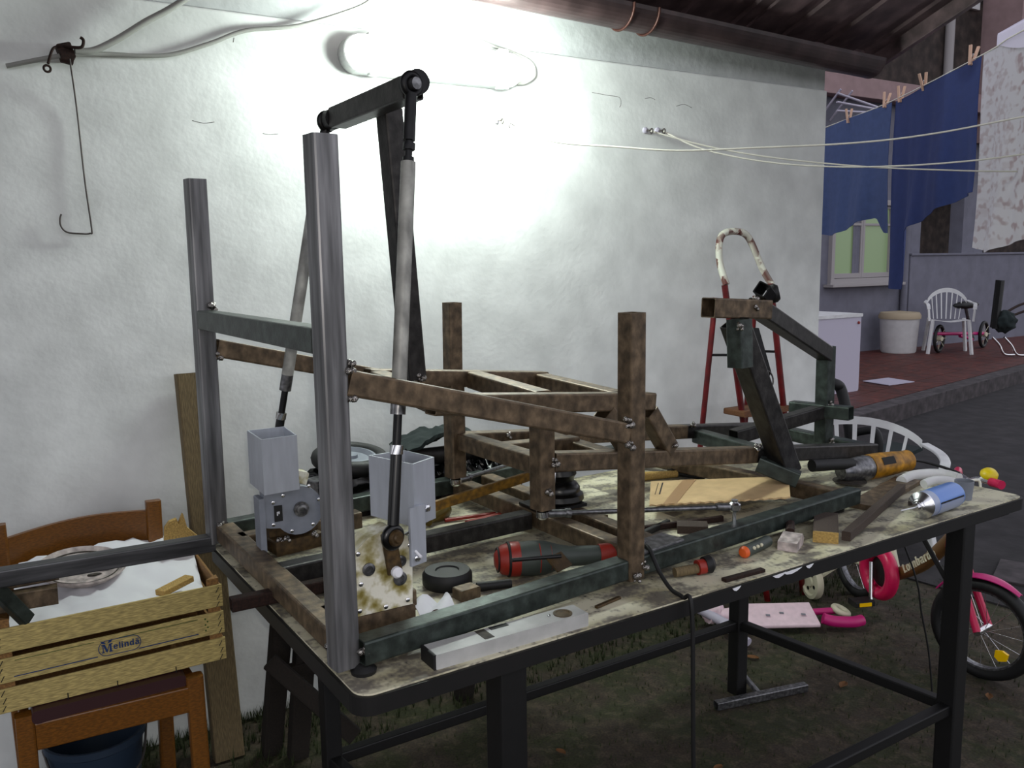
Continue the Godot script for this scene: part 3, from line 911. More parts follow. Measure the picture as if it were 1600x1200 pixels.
# ---------------------------------------------------------------- lamp and things on the wall
func lamp_and_wall_things() -> void:
	var lp := thing("fluorescent_lamp", v(1.30, 2.03, -2.58), "glowing white fluorescent batten lamp fixed high on the wall", "lamp")
	var stad := func(x0: float, x1: float, y0: float, y1: float) -> PackedVector2Array:
		var out := PackedVector2Array()
		var r := (y1 - y0) / 2
		for i in 13: out.append(Vector2(x1 - r, (y0 + y1) / 2) + Vector2(cos(-PI / 2 + PI * i / 12), sin(-PI / 2 + PI * i / 12)) * r)
		for i in 13: out.append(Vector2(x0 + r, (y0 + y1) / 2) + Vector2(cos(PI / 2 + PI * i / 12), sin(PI / 2 + PI * i / 12)) * r)
		return out
	var st := S()
	extrude(st, stad.call(0.972, 1.596, 1.968, 2.078), 0.05, Transform3D(Basis(), v(0, 0, -2.58)))
	obj("base", st, M.lamp_base, lp)
	st = S()
	# bulged diffuser: stacked outlines
	var prev: PackedVector2Array = stad.call(0.977, 1.592, 1.970, 2.076)
	var zp := -2.53
	for k in range(1, 7):
		var a := PI / 2 * k / 6.0
		var q := 0.045 * (1.0 - cos(a))
		var cur: PackedVector2Array = stad.call(0.977 + q, 1.592 - q, 1.970 + q, 2.076 - q)
		var zc := -2.53 + 0.052 * sin(a)
		smooth = 1
		st.set_smooth_group(900)
		for i in cur.size():
			var j := (i + 1) % cur.size()
			quad(st, v(prev[i].x, prev[i].y, zp), v(prev[j].x, prev[j].y, zp), v(cur[j].x, cur[j].y, zc), v(cur[i].x, cur[i].y, zc), v(1.3, 2.023, -2.60))
		prev = cur
		zp = zc
	var ci := Geometry2D.triangulate_polygon(prev)
	for i in range(0, ci.size(), 3): tri(st, v(prev[ci[i]].x, prev[ci[i]].y, zp), v(prev[ci[i + 1]].x, prev[ci[i + 1]].y, zp), v(prev[ci[i + 2]].x, prev[ci[i + 2]].y, zp), v(1.3, 2.02, -2.7))
	obj("diffuser", st, M.diffuser, lp)
	for x in [1.07, 1.52]:
		for y in [1.966, 2.080]:
			st = S()
			box(st, v(x, y, -2.535), v(0.035, 0.010, 0.028), Basis(), 0.002)
			obj("clip", st, M.lamp_base, lp)
	st = S()
	tube(st, curve([v(1.35, 2.20, -2.572), v(1.42, 2.13, -2.572), v(1.50, 2.105, -2.57), v(1.60, 2.085, -2.565), v(1.655, 2.06, -2.56), v(1.66, 2.02, -2.555), v(1.625, 1.995, -2.555), v(1.594, 1.99, -2.555)]), 0.0055, 8)
	tag(obj("lamp_cable", st, M.cable_grey), "thin pale cable curling down the wall to the right end of the glowing lamp", "cable")
	# two grey cables that run from the roof to the rusty bracket
	st = S()
	tube(st, curve([v(0.255, 1.948, -2.545), v(0.30, 1.955, -2.55), v(0.36, 1.99, -2.55), v(0.43, 2.04, -2.545), v(0.50, 2.085, -2.54), v(0.60, 2.16, -2.52)]), 0.0085, 8)
	tag(obj("electric_cable", st, M.cable_grey), "thick grey cable rising steeply from the rusty bracket to the roof", "cable")
	st = S()
	tube(st, curve([v(0.10, 1.90, -2.57), v(0.24, 1.938, -2.55), v(0.33, 1.952, -2.565), v(0.42, 1.957, -2.566), v(0.50, 1.97, -2.566), v(0.60, 2.01, -2.566), v(0.70, 2.055, -2.565), v(0.85, 2.085, -2.56), v(1.02, 2.15, -2.54), v(1.08, 2.19, -2.53)]), 0.006, 8)
	tag(obj("electric_cable", st, M.cable_grey), "long grey cable sweeping along the wall from the rusty bracket towards the lamp", "cable")
	var br := thing("wall_bracket", v(0.235, 1.94, -2.56), "small rusty bracket with a ring-ended hook high on the left of the wall", "bracket")
	st = S()
	box(st, v(0.235, 1.945, -2.562), v(0.035, 0.04, 0.04), Basis(Vector3.BACK, 0.3), 0.004)
	box(st, v(0.236, 1.925, -2.545), v(0.030, 0.022, 0.012), Basis(Vector3.BACK, -0.2), 0.003)
	obj("plate", st, M.rusty, br)
	st = S()
	tube(st, curve([v(0.225, 1.955, -2.55), v(0.205, 1.945, -2.53), v(0.190, 1.905, -2.52)]), 0.0035, 7)
	ring(st, 0.008, 0.003, axis(v(0.187, 1.893, -2.52), v(0.2, 0, 1)), 16, 6)
	obj("ring_hook", st, M.rusty, br)
	st = S()
	tube(st, curve([v(0.225, 1.958, -2.55), v(0.25, 1.953, -2.53), v(0.27, 1.955, -2.525), v(0.275, 1.972, -2.525), v(0.268, 1.978, -2.525)]), 0.004, 7)
	obj("curl_hook", st, M.rusty, br)
	st = S()
	tube(st, curve([v(0.241, 1.925, -2.535), v(0.251, 1.809, -2.568), v(0.256, 1.625, -2.568), v(0.263, 1.502, -2.568), v(0.258, 1.489, -2.568), v(0.237, 1.488, -2.568), v(0.204, 1.492, -2.568), v(0.191, 1.507, -2.568), v(0.190, 1.526, -2.568), v(0.194, 1.538, -2.568)], 5), 0.0022, 7)
	tag(obj("wire_hook", st, M.wire), "long thin wire hook hanging down from the rusty wall bracket", "hook")
	# eyelets and clothes lines
	var eyes := [[v(1.521, 1.868, -2.575), "small white eyelet screwed into the wall below the lamp's right half", 0.0], [v(2.165, 1.876, -2.575), "left of the two small eyelets on the right part of the wall", 0.0], [v(2.225, 1.879, -2.575), "right of the two small eyelets on the right part of the wall", 0.0]]
	for q in eyes:
		var at: Vector3 = q[0]
		var ey := thing("wall_eyelet", at, q[1], "eyelet", "eyelets for the clothes lines")
		st = S()
		lathe(st, [Vector2(0.011, -0.006), Vector2(0.011, 0.002), Vector2(0.004, 0.006), Vector2(0.0, 0.006)], axis(at, v(0, 0, 1)), 14)
		obj("plug", st, M.appliance, ey)
		st = S()
		rod(st, at, at + v(0.004, -0.004, 0.02), 0.003, 8)
		ring(st, 0.009, 0.0024, axis(at + v(0.006, -0.006, 0.028), v(1, 0, 0.2)), 16, 6)
		obj("eye", st, M.wire, ey)
	var lines := [
		[[v(1.528, 1.862, -2.55), v(1.555, 1.835, -2.54), v(1.694, 1.794, -2.472), v(1.869, 1.778, -2.383), v(2.065, 1.764, -2.283), v(2.304, 1.772, -2.162), v(2.607, 1.786, -2.008), v(2.852, 1.814, -1.884), v(3.161, 1.874, -1.727), v(4.1, 2.07, -1.24)], "white clothes line from the eyelet by the lamp, uppermost at the right edge"],
		[[v(2.231, 1.873, -2.55), v(2.372, 1.806, -2.481), v(2.598, 1.759, -2.372), v(2.827, 1.741, -2.261), v(3.06, 1.742, -2.148), v(3.294, 1.757, -2.035), v(3.531, 1.785, -1.92), v(4.35, 1.90, -1.52)], "white clothes line from the right eyelet, middle one at the right edge"],
		[[v(2.171, 1.870, -2.55), v(2.383, 1.823, -2.493), v(2.632, 1.783, -2.403), v(2.969, 1.753, -2.283), v(3.293, 1.740, -2.167), v(3.716, 1.735, -2.016), v(4.5, 1.745, -1.74)], "white clothes line from the left eyelet, lowest one at the right edge"]]
	for q in lines:
		st = S()
		tube(st, curve(q[0], 5), 0.0033, 7)
		tag(obj("clothes_line", st, M.cord_white), q[1], "line", "clothes lines across the yard")
	# thin wire hook at the first line's end
	st = S()
	tube(st, curve([v(1.553, 1.838, -2.54), v(1.545, 1.845, -2.535), v(1.55, 1.853, -2.535), v(1.565, 1.846, -2.53)], 4), 0.002, 6)
	tag(obj("line_clip", st, M.wire), "tiny wire clip joining the line to the eyelet below the lamp", "clip")

# ---------------------------------------------------------------- plank, chair, crate, bars, ladder, trestle
func left_group() -> void:
	var st := S()
	beam(st, v(0.483, 1.10, -2.545), v(0.490, 0.005, -2.40), 0.082, 0.045, 0.0, 0.004, v(0, 0, 1))
	tag(obj("timber_plank", st, M.plank), "weathered timber plank leaning upright against the wall behind the left table end", "plank")
	st = S()
	lathe(st, [Vector2(0.006, 0), Vector2(0.006, 0.002), Vector2(0, 0.002)], axis(v(0.483, 1.03, -2.511), v(0, 0.13, 1)), 10)
	# ladder
	var ld := thing("step_ladder", v(2.6, 0, -2.3), "red tubular step ladder with a chipped white loop handle, leaning by the wall", "ladder")
	var lt := v(2.40, 1.26, -2.38)
	var rtp := v(2.625, 1.262, -2.36)
	var lf := v(2.65, 0.0, -2.36)
	var rf := v(2.83, 0.0, -2.33)
	var at := func(a: Vector3, b: Vector3, y: float) -> Vector3: return a.lerp(b, (a.y - y) / (a.y - b.y))
	for q in [[lt, lf], [rtp, rf]]:
		st = S()
		rod(st, q[0] + (q[0] - q[1]) * 0.03, q[1], 0.0125, 12)
		obj("rail", st, M.ladder_red, ld)
	for q in [[v(2.385, 1.25, -2.42), v(2.34, 0.0, -2.52)], [v(2.60, 1.25, -2.42), v(2.62, 0.0, -2.53)]]:
		st = S()
		rod(st, q[0], q[1], 0.011, 12)
		obj("rear_leg", st, M.ladder_red, ld)
	st = S()
	tube(st, curve([lt + v(0, 0.04, 0), v(2.395, 1.38, -2.41), v(2.40, 1.455, -2.42), v(2.425, 1.49, -2.425), v(2.48, 1.50, -2.425), v(2.535, 1.49, -2.42), v(2.57, 1.45, -2.415), v(2.60, 1.36, -2.39), rtp + v(0, 0.03, 0)], 6), 0.0135, 12)
	obj("loop_handle", st, M.ladder_white, ld)
	for y in [0.22, 0.52, 0.80]:
		st = S()
		var a: Vector3 = at.call(lt, lf, y)
		var b: Vector3 = at.call(rtp, rf, y)
		box(st, (a + b) / 2 + v(0, 0, -0.03), v((b - a).length() + 0.05, 0.024, 0.11), Basis(), 0.005)
		obj("step", st, M.step_wood, ld)
	st = S()
	rod(st, at.call(lt, lf, 1.03), v(2.375, 1.03, -2.437), 0.005, 8)
	rod(st, at.call(rtp, rf, 1.03), v(2.605, 1.03, -2.437), 0.005, 8)
	obj("spreader", st, M.dark_steel, ld)
	# old trestle between the bench and the wall
	var tr := thing("trestle", v(0.65, 0, -2.25), "old dark wooden trestle standing behind the left end of the workbench", "trestle")
	for q in [[v(0.645, 0.70, -2.22), v(0.60, 0.0, -2.36)], [v(0.70, 0.70, -2.20), v(0.66, 0.0, -2.30)], [v(1.25, 0.70, -2.2), v(1.22, 0, -2.34)], [v(1.25, 0.70, -2.2), v(1.22, 0, -2.08)]]:
		st = S()
		beam(st, q[0], q[1], 0.055, 0.04, 0.0, 0.004, v(0, 0, 1))
		obj("leg", st, M.old_wood, tr)
	st = S()
	beam(st, v(0.55, 0.72, -2.2), v(1.35, 0.72, -2.2), 0.06, 0.05, 0.0, 0.004)
	obj("top_rail", st, M.old_wood, tr)
	st = S()
	beam(st, v(0.575, 0.345, -2.22), v(0.76, 0.13, -2.10), 0.045, 0.05, 0.0, 0.006, v(0, 0, 1))
	obj("brace", st, M.old_wood, tr)
	st = S()
	beam(st, v(0.62, 0.28, -2.26), v(0.80, 0.31, -2.2), 0.03, 0.04, 0.0, 0.004)
	obj("cross_piece", st, M.old_wood, tr)
	# chair
	var ch := thing("wooden_chair", v(0.17, 0, -2.2), "orange-brown wooden chair with a dark red seat, carrying the crate", "chair")
	for q in [[v(0.345, 0.455, -2.015), v(0.345, 0.0, -2.00)], [v(0.0, 0.455, -2.03), v(-0.005, 0.0, -2.02)], [v(0.345, 0.775, -2.44), v(0.327, 0.0, -2.40)], [v(-0.018, 0.768, -2.45), v(-0.005, 0.0, -2.41)]]:
		st = S()
		beam(st, q[0], q[1], 0.038, 0.034, 0.0, 0.006, v(0, 0, 1))
		obj("leg", st, M.chair_wood, ch)
	st = S()
	sheet(st, func(a: float, b: float): return v(-0.005 + 0.34 * a, 0.60 + (0.130 + 0.018 * a) * b + 0.006 * sin(PI * a) * b, -2.45 - 0.04 * sin(PI * a)), 16, 4, 0.014)
	obj("back_panel", st, M.chair_wood, ch)
	st = S()
	beam(st, v(0.018, 0.405, -2.02), v(0.328, 0.405, -2.008), 0.02, 0.062, 0.0, 0.003)
	beam(st, v(0.345, 0.405, -2.03), v(0.330, 0.405, -2.39), 0.02, 0.062, 0.0, 0.003)
	beam(st, v(0.0, 0.405, -2.03), v(-0.005, 0.405, -2.39), 0.02, 0.062, 0.0, 0.003)
	obj("apron", st, M.chair_wood, ch)
	st = S()
	box(st, v(0.17, 0.449, -2.21), v(0.315, 0.03, 0.40), Basis(), 0.01)
	obj("seat", st, M.chair_seat, ch)
	# crate
	crate()
	# bucket
	var bu := thing("bucket", v(0.16, 0, -2.28), "dark blue bucket with a wire handle on the ground under the wooden chair", "bucket")
	st = S()
	lathe(st, [Vector2(0, 0), Vector2(0.085, 0), Vector2(0.11, 0.24), Vector2(0.117, 0.245), Vector2(0.117, 0.262), Vector2(0.110, 0.262), Vector2(0.104, 0.24), Vector2(0.08, 0.01), Vector2(0, 0.01)], Transform3D(Basis(), v(0.145, 0.0, -2.26)), 32)
	obj("body", st, M.navy, bu)
	st = S()
	tube(st, curve([v(0.03, 0.25, -2.245), v(0.06, 0.19, -2.15), v(0.145, 0.17, -2.125), v(0.23, 0.20, -2.15), v(0.262, 0.25, -2.245)]), 0.003, 7)
	obj("handle", st, M.wire, bu)

func crate() -> void:
	var c := thing("fruit_crate", v(0.19, 0.466, -2.19), "slatted pale wooden fruit crate with a blue printed logo, resting on the chair seat", "crate")
	var x0 := -0.045
	var x1 := 0.425
	var zf := -2.035
	var zb := -2.36
	var st: SurfaceTool
	var sl := []
	for k in 3:
		st = S()
		var y := 0.492 + 0.066 * k
		beam(st, v(x0, y, zf), v(x1, y + 0.002, zf - 0.004), 0.006, 0.054, 0.0, 0.0015)
		sl.append(obj("front_slat", st, M.crate_wood, c))
		st = S()
		beam(st, v(x0, y, zb), v(x1, y, zb), 0.006, 0.054, 0.0, 0.0015)
		obj("back_slat", st, M.crate_inner, c)
	for x in [x0 + 0.004, x1 - 0.004]:
		for k in 3:
			st = S()
			beam(st, v(x, 0.492 + 0.066 * k, zf - 0.006), v(x, 0.492 + 0.066 * k, zb + 0.006), 0.006, 0.054, 0.0, 0.0015)
			obj("end_slat", st, M.crate_inner, c)
	for k in 6:
		st = S()
		beam(st, v(x0 + 0.01, 0.469, zf - 0.03 - 0.053 * k), v(x1 - 0.01, 0.469, zf - 0.03 - 0.053 * k), 0.045, 0.005, 0.0, 0.001)
		obj("bottom_slat", st, M.crate_inner, c)
	for x in [x0 + 0.012, x1 - 0.012]:
		for z in [zf - 0.012, zb + 0.012]:
			st = S()
			var sx := 1.0 if x < 0.1 else -1.0
			var sz := -1.0 if z > -2.2 else 1.0
			extrude(st, PackedVector2Array([Vector2(-0.006 * sx, -0.006 * sz), Vector2(0.022 * sx, -0.006 * sz), Vector2(-0.006 * sx, 0.022 * sz)]), 0.20, Transform3D(Basis(v(1, 0, 0), v(0, 0, 1), v(0, 1, 0)), v(x, 0.468, z)))
			obj("corner_post", st, M.crate_inner, c)
	# staples and nails
	var sb := S()
	rod(sb, v(-0.0035, -0.006, 0), v(0.0035, 0.006, 0), 0.0009, 5)
	sb.generate_normals()
	var sm := sb.commit()
	for k in 3:
		for j in 3:
			for x in [x0 + 0.010, x1 - 0.012]:
				mesh_at("staple", sm, M.black_ink, sl[k], Transform3D(Basis(), v(x + 0.002 * ((j + k) % 2), 0.476 + 0.066 * k + 0.017 * j, zf + 0.0034)))
	for x in [0.085, 0.185, 0.31]:
		st = S()
		rod(st, v(x, 0.478, zf + 0.0035), v(x, 0.462, zf + 0.0035), 0.0011, 5)
		obj("nail", st, M.black_ink, sl[0])
	# print: lines, outline and lettering on the middle slat
	var zt := zf + 0.0032
	var pr := S()
	for q in [[-0.012, 0.150, 0.5425], [0.235, 0.365, 0.5425]]:
		beam(pr, v(q[0], q[2], zt), v(q[1], q[2] + 0.001, zt - 0.001), 0.0006, 0.0022, 0.0, 0.0002)
	obj("blue_line", pr, M.ink, sl[1])
	pr = S()
	for q in [[-0.008, 0.145, 0.578], [0.195, 0.365, 0.578]]:
		beam(pr, v(q[0], q[2], zt), v(q[1], q[2] + 0.001, zt - 0.001), 0.0006, 0.0014, 0.0, 0.0002)
	for k in 5: box(pr, v(0.382 + 0.005 * (k % 2), 0.548 + 0.007 * k, zt - 0.002), v(0.0035, 0.0045, 0.0006))
	obj("green_line", pr, M.green_ink, sl[1])
	pr = S()
	var op := PackedVector3Array()
	for i in 41:
		var a := TAU * i / 40
		op.append(v(0.196 + (0.026 if cos(a) > 0 else -0.026) + cos(a) * 0.0175, 0.5595 + sin(a) * 0.0175, zt))
	for i in 40: beam(pr, op[i], op[i + 1], 0.0006, 0.0016, 0.0, 0.0002, v(0, 0, 1).cross((op[i + 1] - op[i]).normalized()))
	# apple leaf above the initial
	extrude(pr, PackedVector2Array([Vector2(0, 0), Vector2(0.004, 0.006), Vector2(0.011, 0.008), Vector2(0.008, 0.002)]), 0.0008, Transform3D(Basis(), v(0.171, 0.5705, zt - 0.0004)))
	extrude(pr, PackedVector2Array([Vector2(0, 0), Vector2(-0.005, 0.006), Vector2(-0.011, 0.007), Vector2(-0.007, 0.001)]), 0.0008, Transform3D(Basis(), v(0.168, 0.5705, zt - 0.0004)))
	obj("logo_outline", pr, M.ink, sl[1])
	var t1 := TextMesh.new()
	t1.text = "M"
	var sf := SystemFont.new()
	sf.font_names = PackedStringArray(["Droid Serif"])
	sf.font_italic = true
	sf.font_weight = 700
	t1.font = sf
	t1.font_size = 32
	t1.pixel_size = 0.00080
	t1.depth = 0.0008
	mesh_at("logo_initial", t1, M.ink, sl[1], Transform3D(Basis(), v(0.1695, 0.5585, zt)))
	var t2 := TextMesh.new()
	t2.text = "elindä"
	var sg := SystemFont.new()
	sg.font_names = PackedStringArray(["Droid Sans"])
	sg.font_weight = 600
	t2.font = sg
	t2.font_size = 32
	t2.pixel_size = 0.00058
	t2.depth = 0.0008
	mesh_at("logo_letters", t2, M.ink, sl[1], Transform3D(Basis(), v(0.2095, 0.5600, zt)))
	# what the crate holds
	st = S()
	var nz := FastNoiseLite.new()
	nz.seed = 3
	nz.frequency = 5.0
	sheet(st, func(a: float, b: float): return v(0.02 + 0.41 * a - 0.04 * b, 0.665 - 0.055 * b + 0.020 * nz.get_noise_2d(a, b) + 0.012 * sin(PI * a), -2.43 + 0.375 * b), 20, 16, 0.006)
	tag(obj("paper_sack", st, M.paper), "crumpled white paper sack lying open on top of the fruit crate", "sack")
	var pl := thing("dusty_plate", v(0.155, 0.672, -2.28), "round dusty pale plate with a stained middle lying on the white paper sack", "plate")
	var px := axis(v(0.150, 0.668, -2.275), v(0.05, 1, 0.17))
	st = S()
	lathe(st, [Vector2(0, 0.0), Vector2(0.085, 0.0), Vector2(0.098, 0.012), Vector2(0.101, 0.015), Vector2(0.098, 0.019), Vector2(0.088, 0.012), Vector2(0.082, 0.009), Vector2(0, 0.009)], px, 40)
	obj("dish", st, M.plate, pl)
	st = S()
	ring(st, 0.0835, 0.0025, px * Transform3D(Basis(), v(0, 0.0095, 0)), 40, 6)
	obj("dark_ring", st, M.stain, pl)
	st = S()
	for q in [[-0.02, 0.045, 0.022], [0.03, 0.04, 0.02], [-0.045, 0.02, 0.014], [0.02, -0.045, 0.018]]:
		lump(st, px * v(q[0], 0.010, q[1]), v(q[2] * 2.2, 0.004, q[2] * 1.3), 0.5, 11, 2.0, 8)
	obj("stain", st, M.stain, pl)
	st = S()
	beam(st, v(0.365, 0.66, -2.10), v(0.29, 0.655, -2.05), 0.028, 0.014, 0.0, 0.002)
	tag(obj("wood_offcut", st, M.pale_wood), "short flat pale wood offcut lying on the crate's front right", "offcut")
	st = S()
	extrude(st, PackedVector2Array([Vector2(-0.045, 0), Vector2(0.040, -0.03), Vector2(0.042, -0.005), Vector2(0.012, 0.028), Vector2(0.004, 0.066), Vector2(-0.008, 0.040), Vector2(-0.012, 0.055), Vector2(-0.030, 0.050), Vector2(-0.042, 0.035)]), 0.018, Transform3D(Basis(), v(0.39, 0.70, -2.31)))
	tag(obj("split_wood", st, M.pale_wood), "splintered piece of pale wood sticking up behind the crate's right end", "offcut")
	st = S()
	beam(st, v(0.405, 0.772, -1.992), v(-0.30, 0.770, -2.02), 0.036, 0.036, 0.0025, 0.003)
	tag(obj("steel_bar", st, M.steel_flat), "long dark square steel tube reaching from the frame's left corner over the crate", "bar")
	st = S()
	beam(st, v(0.09, 0.735, -2.10), v(-0.25, 0.733, -2.09), 0.045, 0.03, 0.0025, 0.003)
	tag(obj("steel_bar", st, M.rust), "short rusty steel tube lying behind the long dark bar on the crate", "bar")
	st = S()
	beam(st, v(0.085, 0.695, -2.065), v(-0.25, 0.70, -2.075), 0.03, 0.04, 0.0025, 0.003)
	tag(obj("steel_bar", st, M.rust), "rusty steel tube just below the long dark bar on the crate", "bar")
	st = S()
	beam(st, v(-0.03, 0.755, -2.0), v(0.022, 0.655, -2.05), 0.022, 0.03, 0.0, 0.003)
	tag(obj("steel_bar", st, M.green_steel), "short greenish steel bar slanting down into the crate's left end", "bar")

# ---------------------------------------------------------------- workbench
func round_rect(x0: float, x1: float, y0: float, y1: float, r: float) -> PackedVector2Array:
	var out := PackedVector2Array()
	for k in 4:
		var c := Vector2(x1 - r if k in [0, 3] else x0 + r, y1 - r if k in [0, 1] else y0 + r)
		for j in 7:
			var a := PI / 2 * k + PI / 12 * j
			out.append(c + Vector2(cos(a), sin(a)) * r)
	return out

func table() -> void:
	var t := thing("workbench", v(1.36, 0, -1.57), "long steel workbench with a stained cream top and dark edging under the welded frames", "workbench")
	# outline in plan: x, -z ; the bench is turned about a degree
	var turn := Basis(Vector3.UP, deg_to_rad(1.5))
	var flat := Transform3D(turn * Basis(v(1, 0, 0), v(0, 0, -1), v(0, 1, 0)), v(0.421, 0, -1.146))
	var st := S()
	extrude(st, round_rect(0.006, 1.901, 0.006, 0.868, 0.028), 0.016, flat.translated(v(0, 0.7445, 0)))
	obj("top", st, M.table_top, t)
	st = S()
	var outer := round_rect(0, 1.908, 0, 0.874, 0.032)
	var inner := round_rect(0.012, 1.896, 0.012, 0.862, 0.024)
	var n := outer.size()
	for i in n:
		var j := (i + 1) % n
		var a0 := flat * v(outer[i].x, outer[i].y, 0.728)
		var b0 := flat * v(outer[j].x, outer[j].y, 0.728)
		var a1 := flat * v(outer[i].x, outer[i].y, 0.7575)
		var b1 := flat * v(outer[j].x, outer[j].y, 0.7575)
		var c1 := flat * v(inner[j].x, inner[j].y, 0.7575)
		var d1 := flat * v(inner[i].x, inner[i].y, 0.7575)
		var c0 := flat * v(inner[j].x, inner[j].y, 0.728)
		var d0 := flat * v(inner[i].x, inner[i].y, 0.728)
		var mid := (a0 + c1) / 2
		quad(st, a0, b0, b1, a1, mid)
		quad(st, a1, b1, c1, d1, mid)
		quad(st, a0, b0, c0, d0, mid)
		quad(st, d0, c0, c1, d1, mid)
	obj("edging", st, M.table_edge, t)
	# chips where the edging has broken to bare white board
	st = S()
	for q in [[0.80, 0.012], [0.925, 0.020], [0.965, 0.03], [1.02, 0.012]]:
		var c := flat * v(q[0], -0.0008, 0.748)
		extrude(st, PackedVector2Array([Vector2(-q[1], 0.008), Vector2(-q[1] * 0.6, 0.003), Vector2(-q[1] * 0.1, 0.001), Vector2(q[1] * 0.5, 0.004), Vector2(q[1], 0.009)]), 0.0012, Transform3D(turn, c))
	obj("chip", st, M.paper, t)
	# steel under-frame
	var fl := v(0.700, 0, -1.185)
	var fr := v(2.060, 0, -1.215)
	var bl := v(0.615, 0, -1.86)
	var br := v(1.985, 0, -1.885)
	for q in [[fl, 0.052], [fr, 0.05], [bl, 0.04], [br, 0.045]]:
		st = S()
		var p: Vector3 = q[0]
		beam(st, p + v(0, 0.742, 0), p, q[1], q[1], 0.003, 0.004, turn * v(0, 0, 1))
		obj("leg", st, M.black_paint, t)
	for q in [[v(0.50, 0.7325, -1.185), v(2.25, 0.7325, -1.215)], [v(0.50, 0.7325, -1.87), v(2.2, 0.7325, -1.90)], [v(0.46, 0.7325, -1.19), v(0.44, 0.7325, -1.96)], [v(2.26, 0.7325, -1.21), v(2.24, 0.7325, -1.98)], [v(1.4, 0.7325, -1.2), v(1.38, 0.7325, -1.88)]]:
		st = S()
		beam(st, q[0], q[1], 0.03, 0.022, 0.0025, 0.003)
		obj("rail", st, M.black_paint, t)
	for q in [[bl, br, 0.235], [br, fr, 0.235], [fr, fl, 0.235], [fl, bl, 0.235]]:
		st = S()
		var a: Vector3 = q[0]
		var b: Vector3 = q[1]
		beam(st, a + v(0, q[2], 0), b + v(0, q[2], 0), 0.028, 0.028, 0.0025, 0.003)
		obj("stretcher", st, M.black_paint, t)
	st = S()
	beam(st, v(2.02, 0.73, -1.33), v(2.065, 0.55, -1.235), 0.008, 0.012, 0.0, 0.002)
	obj("brace", st, M.black_paint, t)

# ---------------------------------------------------------------- welded base frame
func weld(parent: Node, at: Vector3, size := 0.016, sd := 1) -> void:
	var st := S()
	for k in 5:
		var a := 1.3 * k + sd
		lump(st, at + v(cos(a), sin(a * 1.7) * 1.1, sin(a)) * size * 0.40, Vector3.ONE * size * (0.75 + 0.25 * sin(a * 3.0)), 0.5, sd + k, 1.5, 6)
	obj("weld_bead", st, M.weld, parent)

func bolt(parent: Node, at: Vector3, d: Vector3, r := 0.006, called := "bolt") -> void:
	var st := S()
	lathe(st, [Vector2(r, 0), Vector2(r, r * 0.9), Vector2(r * 0.75, r * 1.1), Vector2(0, r * 1.1)], axis(at, d), 6)
	obj(called, st, M.chrome, parent)

func members(parent: Node, list: Array) -> void:
	for q in list:
		var st := S()
		beam(st, q[2], q[3], q[4] if q.size() > 4 else 0.04, q[5] if q.size() > 5 else 0.04)
		obj(q[0], st, M[q[1]], parent)

